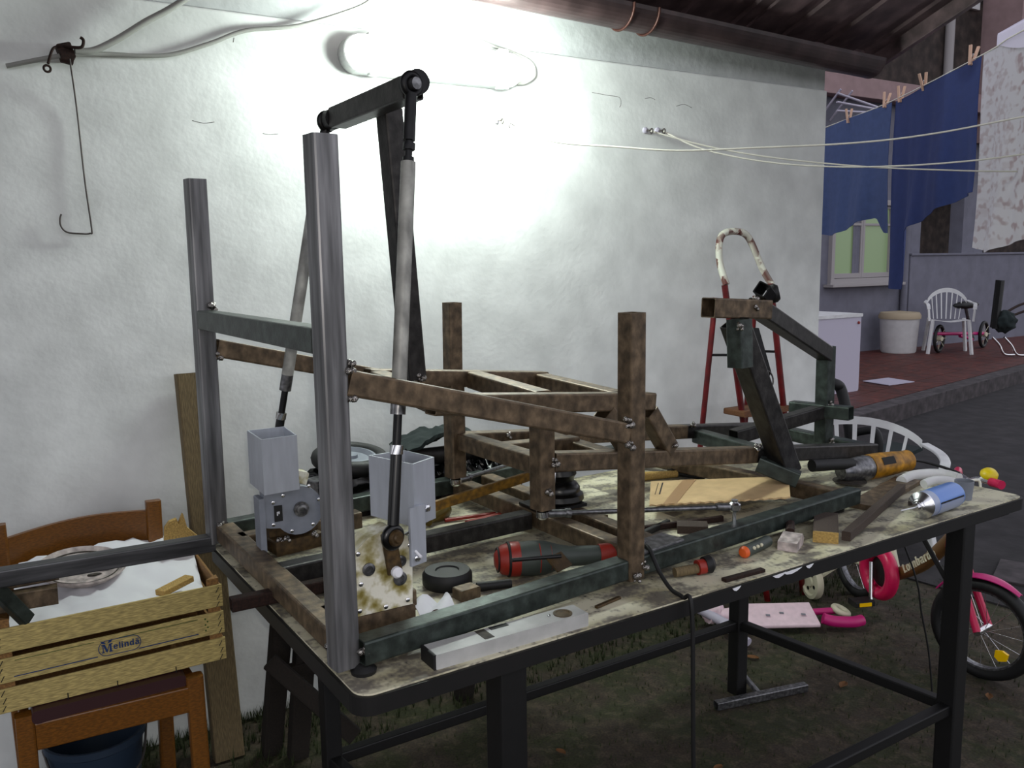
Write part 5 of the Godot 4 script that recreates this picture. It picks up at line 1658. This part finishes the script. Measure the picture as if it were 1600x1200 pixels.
	one("black_bar", st, "black_paint", "short black bar whose end sticks out left of the tall front post", "bar")
	# rusty tube poking out over the bench's left edge
	st = S()
	beam(st, v(0.345, T + 0.015, -1.585), v(0.62, T + 0.015, -1.585), 0.026, 0.026, 0.002, 0.004)
	one("rusty_tube", st, "rusty", "rusty square tube sticking out over the left edge of the bench", "tube")
	st = S()
	rod(st, v(0.50, T + 0.01, -1.69), v(0.66, T + 0.01, -1.67), 0.008, 10)
	for k in 10: ring(st, 0.010, 0.002, axis(v(0.50 + 0.016 * k, T + 0.01, -1.69 + 0.002 * k), v(1, 0, 0.12)), 12, 5)
	one("coil_spring", st, "rusty", "thin rusty coil spring lying under the far motor", "spring")
	st = S()
	extrude(st, PackedVector2Array([Vector2(0, 0), Vector2(0.035, -0.028), Vector2(0.07, -0.03), Vector2(0.072, 0.012), Vector2(0.03, 0.03)]), 0.002, Transform3D(Basis(v(1, 0, 0), v(0, 0.1, -1), v(0, 1, 0.1)), v(0.470, T + 0.001, -1.30)))
	one("metal_offcut", st, "paper", "bright sheet offcut lying in the bench's left corner behind the front post", "offcut")
	# cardboard
	var cb := thing("cardboard_strip", v(1.58, 0.8, -1.57), "long strip of pale cardboard with brown tape lying behind the near tie rod", "cardboard")
	var ca := v(1.372, 0.792, -1.607); var cbv := v(1.624, 0.824, -1.384); var cc := v(1.774, 0.826, -1.520); var cd := v(1.52, 0.795, -1.775)
	var at := func(a: float, b: float, up: float) -> Vector3: return ca.lerp(cbv, a).lerp(cd.lerp(cc, a), b) + v(0, up, 0)
	st = S()
	sheet(st, func(a: float, b: float): return at.call(a, b + (0.018 * sin(a * 90.0) if b < 0.01 else 0.0), 0.0), 60, 3, 0.004)
	obj("board", st, M.cardboard, cb)
	st = S()
	sheet(st, func(a: float, b: float): return at.call(0.10 + 0.10 * a + 0.14 * b, b, 0.0025), 3, 6, 0.0006)
	obj("tape_strip", st, M.tape, cb)
	st = S()
	sheet(st, func(a: float, b: float): return at.call(0.065 + 0.010 * a + 0.02 * b, 0.4 + 0.5 * b, 0.0026), 1, 2, 0.0005)
	sheet(st, func(a: float, b: float): return at.call(0.035 + 0.004 * a + 0.02 * b, 0.4 + 0.5 * b, 0.0026), 1, 2, 0.0005)
	obj("printed_bar", st, M.black_ink, cb)
	# hammer
	var hm := thing("hammer", v(1.66, T, -1.9), "small hammer with a light wooden handle lying behind the cardboard strip", "hammer")
	st = S()
	tube(st, PackedVector3Array([v(1.585, T + 0.014, -1.90), v(1.64, T + 0.013, -1.885), v(1.70, T + 0.012, -1.87)]), 0.014, 10, 0.010)
	obj("handle", st, M.pale_wood, hm)
	st = S()
	beam(st, v(1.685, T + 0.013, -1.885), v(1.79, T + 0.014, -1.875), 0.022, 0.022, 0.0, 0.004)
	beam(st, v(1.70, T + 0.013, -1.87), v(1.745, T + 0.005, -1.80), 0.012, 0.010, 0.0, 0.003)
	obj("head", st, M.dark_steel, hm)
	st = S()
	rod(st, v(1.815, T + 0.008, -1.80), v(1.90, T + 0.008, -1.76), 0.006, 8)
	rod(st, v(1.808, T + 0.008, -1.803), v(1.818, T + 0.008, -1.799), 0.011, 6)
	one("long_bolt", st, "tarnish", "long bolt lying on the bench right of the hammer", "bolt")
	st = S()
	beam(st, v(1.21, T + 0.008, -1.545), v(1.50, T + 0.008, -1.485), 0.012, 0.014, 0.0, 0.002)
	one("thin_bar", st, "rusty", "thin rusty bar lying under the near tie rod", "bar")
	st = S()
	beam(st, v(1.235, T + 0.008, -1.49), v(1.37, T + 0.008, -1.535), 0.012, 0.014, 0.0, 0.002)
	one("thin_bar", st, "black_paint", "short black bar lying on the bench just right of the middle post", "bar")
	st = S()
	extrude(st, PackedVector2Array([Vector2(0, 0), Vector2(0.055, -0.045), Vector2(0.085, -0.01), Vector2(0.03, 0.035)]), 0.018, Transform3D(Basis(v(1, 0, 0), v(0, 0, -1), v(0, 1, 0)), v(1.345, T, -1.475)))
	one("wood_wedge", st, "grey_wood", "weathered wooden wedge lying on the bench behind the front rail", "wedge")
	st = S()
	box(st, v(1.215, T + 0.018, -1.60), v(0.03, 0.036, 0.022), Basis(Vector3.UP, 0.3), 0.003)
	one("small_block", st, "tarnish", "small upright brass-brown block beside the rubber boot", "block")
	# in front of the front rail
	var br := thing("paint_brush", v(1.2, T, -1.27), "stubby round brush with dark bristle head and red ferrule under the front rail", "brush")
	st = S()
	rod(st, v(1.145, T + 0.012, -1.262), v(1.195, T + 0.014, -1.250), 0.010, 12)
	obj("handle", st, M.plank, br)
	st = S()
	rod(st, v(1.195, T + 0.016, -1.250), v(1.212, T + 0.017, -1.246), 0.0155, 14)
	obj("ferrule", st, M.tool_red, br)
	st = S()
	lathe(st, [Vector2(0, 0), Vector2(0.017, 0.0), Vector2(0.019, 0.014), Vector2(0.012, 0.022), Vector2(0, 0.024)], axis(v(1.210, T + 0.019, -1.247), v(1, 0.05, 0.22)), 16)
	obj("bristles", st, M.black_rubber, br)
	var to := thing("torch", v(1.4, T, -1.29), "small dark torch with an orange tip lying in front of the front rail", "torch")
	st = S()
	rod(st, v(1.352, T + 0.013, -1.270), v(1.445, T + 0.014, -1.292), 0.013, 14)
	obj("barrel", st, M.tool_green, to)
	st = S()
	lathe(st, [Vector2(0.013, 0), Vector2(0.013, 0.006), Vector2(0.009, 0.012), Vector2(0, 0.014)], axis(v(1.354, T + 0.013, -1.2705), v(-1, 0, 0.23)), 14)
	obj("tip", st, M.orange, to)
	st = S()
	for k in 3: lump(st, v(1.372 + 0.014 * k, T + 0.020, -1.262 - 0.003 * k), Vector3.ONE * 0.008, 0.2, k, 1.0, 6)
	obj("pale_spot", st, M.ivory, to)
	var gm := thing("glue_block", v(1.5, T, -1.27), "angular pinkish grey block with dark red end right of the torch", "block")
	st = S()
	extrude(st, PackedVector2Array([Vector2(-0.045, 0), Vector2(0.02, 0), Vector2(0.028, 0.014), Vector2(0.012, 0.027), Vector2(-0.045, 0.020)]), 0.042, Transform3D(Basis(Vector3.UP, 0.5), v(1.488, T, -1.288)))
	obj("body", st, M.plate, gm)
	st = S()
	beam(st, v(1.510, T + 0.018, -1.285), v(1.556, T + 0.020, -1.325), 0.02, 0.03, 0.0, 0.006)
	obj("red_end", st, M.rusty, gm)
	st = S()
	beam(st, v(1.212, T + 0.004, -1.192), v(1.320, T + 0.004, -1.190), 0.014, 0.007, 0.0, 0.001)
	one("saw_blade_piece", st, "rusty", "short narrow rusty steel piece lying near the front edge of the bench", "steel piece")
	st = S()
	beam(st, v(0.92, T + 0.003, -1.225), v(0.985, T + 0.003, -1.238), 0.008, 0.005, 0.0, 0.001)
	one("thin_chip", st, "tarnish", "thin brown splinter lying in front of the front rail behind the spirit level", "splinter")
	# right end
	var bd := thing("board_end", v(1.62, T, -1.27), "dark board with a fresh pale sawn end lying by the front rail", "board")
	st = S()
	beam(st, v(1.575, T + 0.013, -1.240), v(1.70, T + 0.013, -1.34), 0.055, 0.026, 0.0, 0.002)
	obj("board", st, M.grey_wood, bd)
	st = S()
	beam(st, v(1.572, T + 0.013, -1.2375), v(1.575, T + 0.013, -1.240), 0.0545, 0.0255, 0.0, 0.001)
	obj("sawn_end", st, M.pale_wood, bd)
	st = S()
	beam(st, v(1.600, T + 0.020, -1.205), v(2.06, T + 0.022, -1.385), 0.020, 0.022, 0.0, 0.002)
	one("wood_batten", st, "grey_wood", "long grey wooden batten slanting from the bench's front edge to the yellow grinder", "batten")
	st = S()
	beam(st, v(1.86, T + 0.008, -1.36), v(2.19, T + 0.008, -1.455), 0.07, 0.014, 0.0, 0.002)
	one("brown_board", st, "rust", "flat brown board lying between the yellow grinder and the spray can", "board")
	# spray can
	var sc := thing("spray_can", v(1.97, T, -1.25), "blue and pale grey spray can lying on its side with silver dome towards the left", "spray can")
	var s0 := v(1.915, T + 0.0335, -1.232)
	var sx := axis(s0, v(1, 0, -0.10))
	st = S()
	lathe(st, [Vector2(0.0325, 0.0), Vector2(0.0325, 0.030)], sx, 32)
	obj("grey_band", st, M.spray_grey, sc)
	st = S()
	lathe(st, [Vector2(0.0325, 0.030), Vector2(0.0325, 0.150), Vector2(0.0315, 0.156), Vector2(0.0, 0.156)], sx, 32)
	obj("can", st, M.spray_blue, sc)
	st = S()
	lathe(st, [Vector2(0.0, -0.030), Vector2(0.009, -0.030), Vector2(0.010, -0.028), Vector2(0.010, -0.018), Vector2(0.014, -0.017), Vector2(0.016, -0.015), Vector2(0.016, -0.012), Vector2(0.020, -0.010), Vector2(0.028, -0.004), Vector2(0.0335, -0.001), Vector2(0.0335, 0.002), Vector2(0.032, 0.003)], sx, 32)
	obj("dome", st, M.chrome, sc)
	for q in [[0.10, 0.12, "black_ink"], [-1.3, 1.38, "spray_grey"]]:
		st = S()
		for k in 1:
			var a: float = q[0]
			sheet(st, func(p: float, b: float): return sx * v(cos(a + q[1] * p) * 0.0329, 0.032 + 0.115 * b, sin(a + q[1] * p) * 0.0329), 10, 4, 0.0005)
		obj("label_line", st, M[q[2]], sc)
	st = S()
	rod(st, sx * v(0, -0.028, 0), sx * v(-0.004, -0.085, 0.002), 0.0016, 6)
	obj("straw", st, M.paper, sc)
	# angle grinder
	var ag := thing("angle_grinder", v(2.12, T, -1.53), "yellow angle grinder with a worn dark gear head and black side handle", "grinder")
	var g0 := v(2.115, T + 0.042, -1.53)
	var gx := axis(g0, v(1, 0.03, 0.16))
	st = S()
	lathe(st, [Vector2(0, 0), Vector2(0.036, 0), Vector2(0.037, 0.01), Vector2(0.036, 0.05), Vector2(0.033, 0.10), Vector2(0.030, 0.13), Vector2(0.031, 0.15), Vector2(0.024, 0.158), Vector2(0, 0.160)], gx, 26)
	obj("motor_body", st, M.yellow_tool, ag)
	st = S()
	lathe(st, [Vector2(0, -0.10), Vector2(0.022, -0.10), Vector2(0.030, -0.085), Vector2(0.034, -0.05), Vector2(0.036, -0.01), Vector2(0.034, 0.0), Vector2(0, 0.0)], gx, 26)
	obj("gear_head", st, M.zinc, ag)
	st = S()
	lathe(st, [Vector2(0, -0.034), Vector2(0.046, -0.034), Vector2(0.046, -0.031), Vector2(0.020, -0.028), Vector2(0.020, 0.0)], Transform3D(Basis(), g0 + v(-0.065, 0, -0.01)), 28)
	obj("disc", st, M.stain, ag)
	st = S()
	rod(st, g0 + v(-0.07, 0.02, 0.0), g0 + v(-0.215, 0.030, -0.02), 0.015, 14, 0.017)
	obj("side_handle", st, M.black_rubber, ag)
	st = S()
	sheet(st, func(p: float, b: float): return gx * v(cos(0.28 + 0.6 * p) * 0.0375, 0.025 + 0.045 * b, sin(0.28 + 0.6 * p) * 0.0375), 5, 2, 0.001)
	obj("maker_plate", st, M.black_ink, ag)
	st = S()
	tube(st, curve([gx * v(0, 0.158, 0), v(2.33, T + 0.035, -1.49), v(2.38, T + 0.01, -1.42), v(2.36, T + 0.005, -1.46), v(2.29, T + 0.004, -1.62)]), 0.004, 8)
	obj("power_cord", st, M.black_rubber, ag)
	# white hoses and cord
	st = S()
	tube(st, curve([v(2.14, T + 0.016, -1.44), v(2.20, T + 0.020, -1.45), v(2.26, T + 0.020, -1.44), v(2.30, T + 0.018, -1.41), v(2.30, T + 0.015, -1.37)]), 0.015, 12)
	one("white_hose", st, "white_plastic", "thick pale hose curving on the bench's far right corner", "hose")
	st = S()
	tube(st, curve([v(2.12, T + 0.028, -1.36), v(2.16, T + 0.034, -1.355), v(2.20, T + 0.030, -1.34), v(2.23, T + 0.016, -1.325)]), 0.012, 12)
	one("white_hose", st, "white_plastic", "short white hose piece lying behind the spray can", "hose")
	st = S()
	tube(st, curve([v(2.22, T + 0.012, -1.32), v(2.25, T + 0.022, -1.325), v(2.29, T + 0.022, -1.325), v(2.315, T + 0.015, -1.32), v(2.32, T - 0.03, -1.318)]), 0.0035, 8)
	one("white_string", st, "cord_white", "thin white cord hanging over the right edge of the bench", "cord")
	st = S()
	lathe(st, [Vector2(0, 0), Vector2(0.020, 0), Vector2(0.024, 0.05), Vector2(0.022, 0.05), Vector2(0.018, 0.003), Vector2(0, 0.003)], Transform3D(Basis(), v(2.165, T, -1.275)), 20)
	one("small_cup", st, "gear_grey", "small grey cup standing behind the base of the spray can", "cup")

# ---------------------------------------------------------------- things on the ground
func under_table() -> void:
	var st := S()
	var tb := thing("steel_tee", v(2.0, 0, -1.8), "grey steel tee bar lying on the ground at the far table leg", "bar")
	st = S()
	beam(st, v(1.845, 0.016, -1.838), v(2.175, 0.016, -1.768), 0.026, 0.026, 0.002, 0.003)
	obj("cross_bar", st, M.zinc, tb)
	st = S()
	beam(st, v(2.015, 0.014, -1.815), v(2.01, 0.05, -1.875), 0.014, 0.014, 0.0, 0.002)
	obj("stem", st, M.steel, tb)
	st = S()
	tube(st, curve([v(2.28, 0.70, -1.60), v(2.36, 0.44, -1.53), v(2.385, 0.31, -1.515), v(2.41, 0.18, -1.50), v(2.43, 0.02, -1.49)]), 0.003, 6)
	one("hanging_cord", st, "black_rubber", "thin dark cord hanging from the bench's right end to the ground", "cord")
	st = S()
	box(st, v(3.78, 0.012, -1.93), v(0.30, 0.014, 0.22), Basis(Vector3.UP, 0.4), 0.004)
	one("grey_slab", st, "kerb", "pale flat slab lying on the driveway right of the pink bicycle", "slab")
	st = S()
	box(st, v(1.245, 0.004, -1.29), v(0.035, 0.008, 0.16), Basis(Vector3.UP, 0.25), 0.002)
	one("wood_strip", st, "plank", "small pale wood strip lying on the ground under the front of the bench", "strip")
	# scooter lying on its side
	var sc := thing("toy_scooter", v(2.5, 0, -2.15), "pale pink toddler scooter lying on the ground behind the far table leg", "scooter")
	var da := v(2.335, 0.05, -2.24)
	var db := v(2.60, 0.05, -2.085)
	st = S()
	beam(st, da, db, 0.135, 0.016, 0.0, 0.006, v(0.05, 1, 0.35))
	obj("deck", st, M.pale_pink, sc)
	st = S()
	for k in 4: box(st, da.lerp(db, 0.15 + 0.22 * k) + v(0.0, 0.010, 0.02 * (k % 2)), v(0.012, 0.002, 0.016), Basis(Vector3.UP, 0.8), 0.0005)
	obj("sticker", st, M.gear_grey, sc)
	st = S()
	rod(st, db + v(-0.01, 0, -0.03), v(2.70, 0.05, -2.065), 0.013, 10)
	tube(st, curve([db + v(0, 0, 0.04), v(2.63, 0.04, -2.02), v(2.69, 0.035, -1.985), v(2.735, 0.035, -1.975)]), 0.021, 12)
	obj("fork", st, M.magenta, sc)
	st = S()
	ring(st, 0.028, 0.012, axis(v(2.715, 0.05, -2.055), v(0.3, 1, 0.3)), 24, 8)
	obj("wheel", st, M.ivory, sc)
	st = S()
	lump(st, v(2.27, 0.07, -2.29), v(0.09, 0.09, 0.09), 0.4, 3, 2.0, 12)
	rod(st, v(2.33, 0.06, -2.24), v(2.23, 0.06, -2.27), 0.025, 12)
	obj("head", st, M.pale_pink, sc)
	st = S()
	rod(st, v(2.21, 0.09, -2.33), v(2.26, 0.05, -2.20), 0.018, 12)
	rod(st, v(2.24, 0.05, -2.21), v(2.245, 0.03, -2.08), 0.015, 12)
	obj("handle", st, M.appliance, sc)
	bicycle()

func bicycle() -> void:
	var b := thing("kids_bicycle", v(2.86, 0, -1.85), "pink and white children's bicycle with training wheel beyond the right end of the bench", "bicycle")
	var F := v(2.73, 0.172, -1.515)      # front hub
	var Rr := v(2.985, 0.172, -2.185)    # rear hub
	var dir := (F - Rr).normalized()
	var side := dir.cross(Vector3.UP).normalized()   # to the bicycle's right
	var fd := Basis(Vector3.UP, deg_to_rad(28)) * dir  # the front wheel is steered
	var fs := fd.cross(Vector3.UP).normalized()
	var wheel := func(at: Vector3, ax: Vector3, called: String) -> MeshInstance3D:
		var s := S()
		ring(s, 0.150, 0.021, axis(at, ax), 44, 12)
		var tyre := obj(called, s, M.black_rubber, b)
		s = S()
		lathe(s, [Vector2(0.128, -0.012), Vector2(0.138, -0.013), Vector2(0.138, 0.013), Vector2(0.128, 0.012), Vector2(0.126, 0.0), Vector2(0.128, -0.012)], axis(at, ax), 44)
		obj("rim", s, M.zinc, tyre)
		s = S()
		for k in 16:
			var a := TAU * k / 16
			var x := axis(at, ax)
			rod(s, x * v(0.016 * cos(a + 0.5), 0.012 * (1 if k % 2 else -1), 0.016 * sin(a + 0.5)), x * v(0.128 * cos(a), 0, 0.128 * sin(a)), 0.0011, 5)
		rod(s, at - ax * 0.045, at + ax * 0.045, 0.012, 12)
		obj("spokes", s, M.chrome, tyre)
		return tyre
	var fw: MeshInstance3D = wheel.call(F, fs, "front_wheel")
	wheel.call(Rr, side, "rear_wheel")
	var st := S()
	var rx := axis(F, fs)
	# yellow spoke reflector, low on the wheel's right half
	var ra := F + fd * 0.062 + v(0, -0.072, 0)
	st = S()
	extrude(st, PackedVector2Array([Vector2(-0.020, -0.008), Vector2(-0.006, -0.020), Vector2(0.018, -0.012), Vector2(0.022, 0.010), Vector2(0.004, 0.018), Vector2(-0.018, 0.014)]), 0.010, Transform3D(Basis(fd, Vector3.UP, fs), ra - fs * 0.005))
	obj("reflector", st, M.reflector, fw)
	# frame
	var head_t := F + v(0, 0.36, 0) - dir * 0.20
	var head_b := F + v(0, 0.245, 0) - dir * 0.155
	var bb := Rr + dir * 0.255 + v(0, 0.02, 0)
	var seat_t := Rr + dir * 0.10 + v(0, 0.36, 0)
	st = S()
	rod(st, head_b, head_t, 0.021, 16)
	obj("head_tube", st, M.ivory, b)
	st = S()
	tube(st, curve([bb, bb.lerp(head_b, 0.5) + v(0, -0.015, 0), head_b + v(0, 0.03, 0)]), 0.024, 16)
	var dt := obj("main_tube", st, M.brass_band, b)
	st = S()
	rod(st, bb.lerp(seat_t, -0.05), seat_t, 0.016, 12)
	obj("seat_tube", st, M.ivory, b)
	st = S()
	for s in [-1.0, 1.0]:
		rod(st, bb + side * 0.02 * s, Rr + side * 0.05 * s, 0.010, 10)
		rod(st, seat_t + side * 0.015 * s, Rr + side * 0.05 * s, 0.009, 10)
	obj("stay", st, M.ivory, b)
	st = S()
	lump(st, seat_t + v(0, 0.05, 0) - dir * 0.03, v(0.17, 0.07, 0.22), 0.15, 2)
	obj("saddle", st, M.pale_pink, b)
	# lettering along the main tube, on the side towards the bench
	var tm := TextMesh.new()
	tm.text = "Lombardo"
	var sf := SystemFont.new()
	sf.font_names = PackedStringArray(["Droid Sans"])
	sf.font_italic = true
	sf.font_weight = 700
	tm.font = sf
	tm.font_size = 32
	tm.pixel_size = 0.00135
	tm.depth = 0.003
	var td := (head_b - bb).normalized()
	var tn := -side if (cam_o - bb).dot(-side) > 0 else side
	var tdir := td if td.cross(tn.cross(td)).dot(tn) > 0 else -td
	var tup := tn.cross(tdir).normalized()
	var tc := bb.lerp(head_b, 0.50) + v(0, -0.004, 0) + tn * 0.0245
	mesh_at("letters", tm, M.ivory, dt, Transform3D(Basis(tdir, tup, tn.normalized()), tc))
	# fork, mudguards
	st = S()
	for s in [-1.0, 1.0]:
		tube(st, PackedVector3Array([head_b + fs * 0.028 * s, head_b.lerp(F, 0.5) + fs * 0.036 * s, F + fs * 0.042 * s]), 0.0125, 10)
	tube(st, PackedVector3Array([head_b + v(0, 0.02, 0), head_b - v(0, 0.02, 0)]), 0.030, 14)
	obj("fork", st, M.pink, b)
	st = S()
	sheet(st, func(a: float, c: float):
		var an := lerpf(0.95, 2.55, a)
		var wd := (c - 0.5) * 0.055 * (0.4 + 0.6 * sin(PI * clampf(a, 0.04, 0.96)))
		return F + fd * cos(an) * 0.185 + v(0, sin(an) * 0.185, 0) + fs * wd + v(0, -0.012 * absf(c - 0.5), 0), 24, 4, 0.003)
	obj("mudguard", st, M.magenta, b)
	# handlebar, stem, grips, bell
	var hd := v(-0.7, 0, 0.7)
	var hs := v(2.745, 0.655, -1.60)
	st = S()
	rod(st, head_t, hs, 0.012, 10)
	tube(st, curve([hs - hd * 0.20 + v(0.03, -0.03, 0), hs - hd * 0.10 + v(0, -0.01, 0), hs, hs + hd * 0.10 + v(0, 0.03, 0), hs + hd * 0.20 + v(0.03, 0.04, 0)]), 0.010, 10)
	obj("handlebar", st, M.chrome, b)
	for s in [-1.0, 1.0]:
		st = S()
		rod(st, hs + hd * 0.19 * s + v(0.025, 0.005 + 0.035 * s, 0), hs + hd * 0.25 * s + v(0.05, 0.005 + 0.037 * s, 0), 0.014, 12)
		obj("grip", st, M.pink, b)
	st = S()
	lathe(st, [Vector2(0.0, 0.016), Vector2(0.018, 0.012), Vector2(0.026, 0.002), Vector2(0.026, -0.006), Vector2(0, -0.006)], axis(v(2.655, 0.715, -1.485), v(-0.3, 1, 0.35)), 22)
	obj("bell", st, M.yellow_bell, b)
	st = S()
	rod(st, v(2.655, 0.71, -1.485), hs + hd * 0.12 + v(0, 0.03, 0), 0.010, 8)
	obj("bell_clamp", st, M.paper, b)
	# chain guard, crank and pedal on the near side
	var gc := Rr + dir * 0.215 + v(0, 0.02, 0) + tn * 0.05
	st = S()
	ring(st, 0.084, 0.026, axis(gc, tn), 36, 12)
	beam(st, gc - dir * 0.07 + v(0, 0.075, 0), Rr + tn * 0.05 + v(0, 0.07, 0), 0.03, 0.05, 0.0, 0.008)
	obj("chain_guard", st, M.pink, b)
	st = S()
	lathe(st, [Vector2(0.0, 0.006), Vector2(0.045, 0.004), Vector2(0.058, 0.0), Vector2(0.058, -0.004), Vector2(0, -0.004)], axis(gc - tn * 0.006, tn), 28)
	obj("chain_ring", st, M.black_rubber, b)
	st = S()
	beam(st, gc + tn * 0.02 + v(0, 0.035, 0) - dir * 0.02, gc + tn * 0.035 - v(0, 0.105, 0) + dir * 0.01, 0.018, 0.012, 0.0, 0.004, tn)
	obj("crank", st, M.chrome, b)
	var pc := gc + tn * 0.075 - v(0, 0.112, 0) + dir * 0.01
	st = S()
	beam(st, pc - tn * 0.04, pc + tn * 0.04, 0.055, 0.022, 0.0, 0.004)
	var pd := obj("pedal", st, M.black_rubber, b)
	for s in [-1.0, 1.0]:
		st = S()
		box(st, pc + dir * 0.028 * s, v(0.05, 0.014, 0.004), Basis(tn, Vector3.UP, dir * s) if tn.cross(Vector3.UP).dot(dir * s) > 0 else Basis(-tn, Vector3.UP, dir * s), 0.001)
		obj("pedal_reflector", st, M.reflector, pd)
	# training wheel with its bracket, near side
	var tw := v(2.815, 0.075, -2.275)
	st = S()
	lathe(st, [Vector2(0, 0.014), Vector2(0.018, 0.014), Vector2(0.022, 0.008), Vector2(0.050, 0.008), Vector2(0.056, 0.016), Vector2(0.070, 0.014), Vector2(0.074, 0.0), Vector2(0.070, -0.014), Vector2(0, -0.014)], axis(tw, tn), 30)
	var twm := obj("training_wheel", st, M.ivory, b)
	st = S()
	for k in 4:
		var a := TAU * k / 4 + 0.4
		var x := axis(tw + tn * 0.0088, tn)
		lathe(st, [Vector2(0.008, 0), Vector2(0.008, 0.0012), Vector2(0, 0.0012)], x * Transform3D(Basis(), v(cos(a) * 0.034, 0, sin(a) * 0.034)), 12)
	obj("hole", st, M.black_rubber, twm)
	st = S()
	var ha := Rr + tn * 0.06
	beam(st, tw, ha + v(0, -0.01, 0), 0.022, 0.012, 0.0, 0.002)
	beam(st, tw + v(0, 0.03, 0), ha + v(0, 0.07, 0), 0.022, 0.012, 0.0, 0.002)
	beam(st, ha + v(0, -0.02, 0), ha + v(0, 0.085, 0), 0.02, 0.012, 0.0, 0.002)
	obj("bracket", st, M.ivory, b)
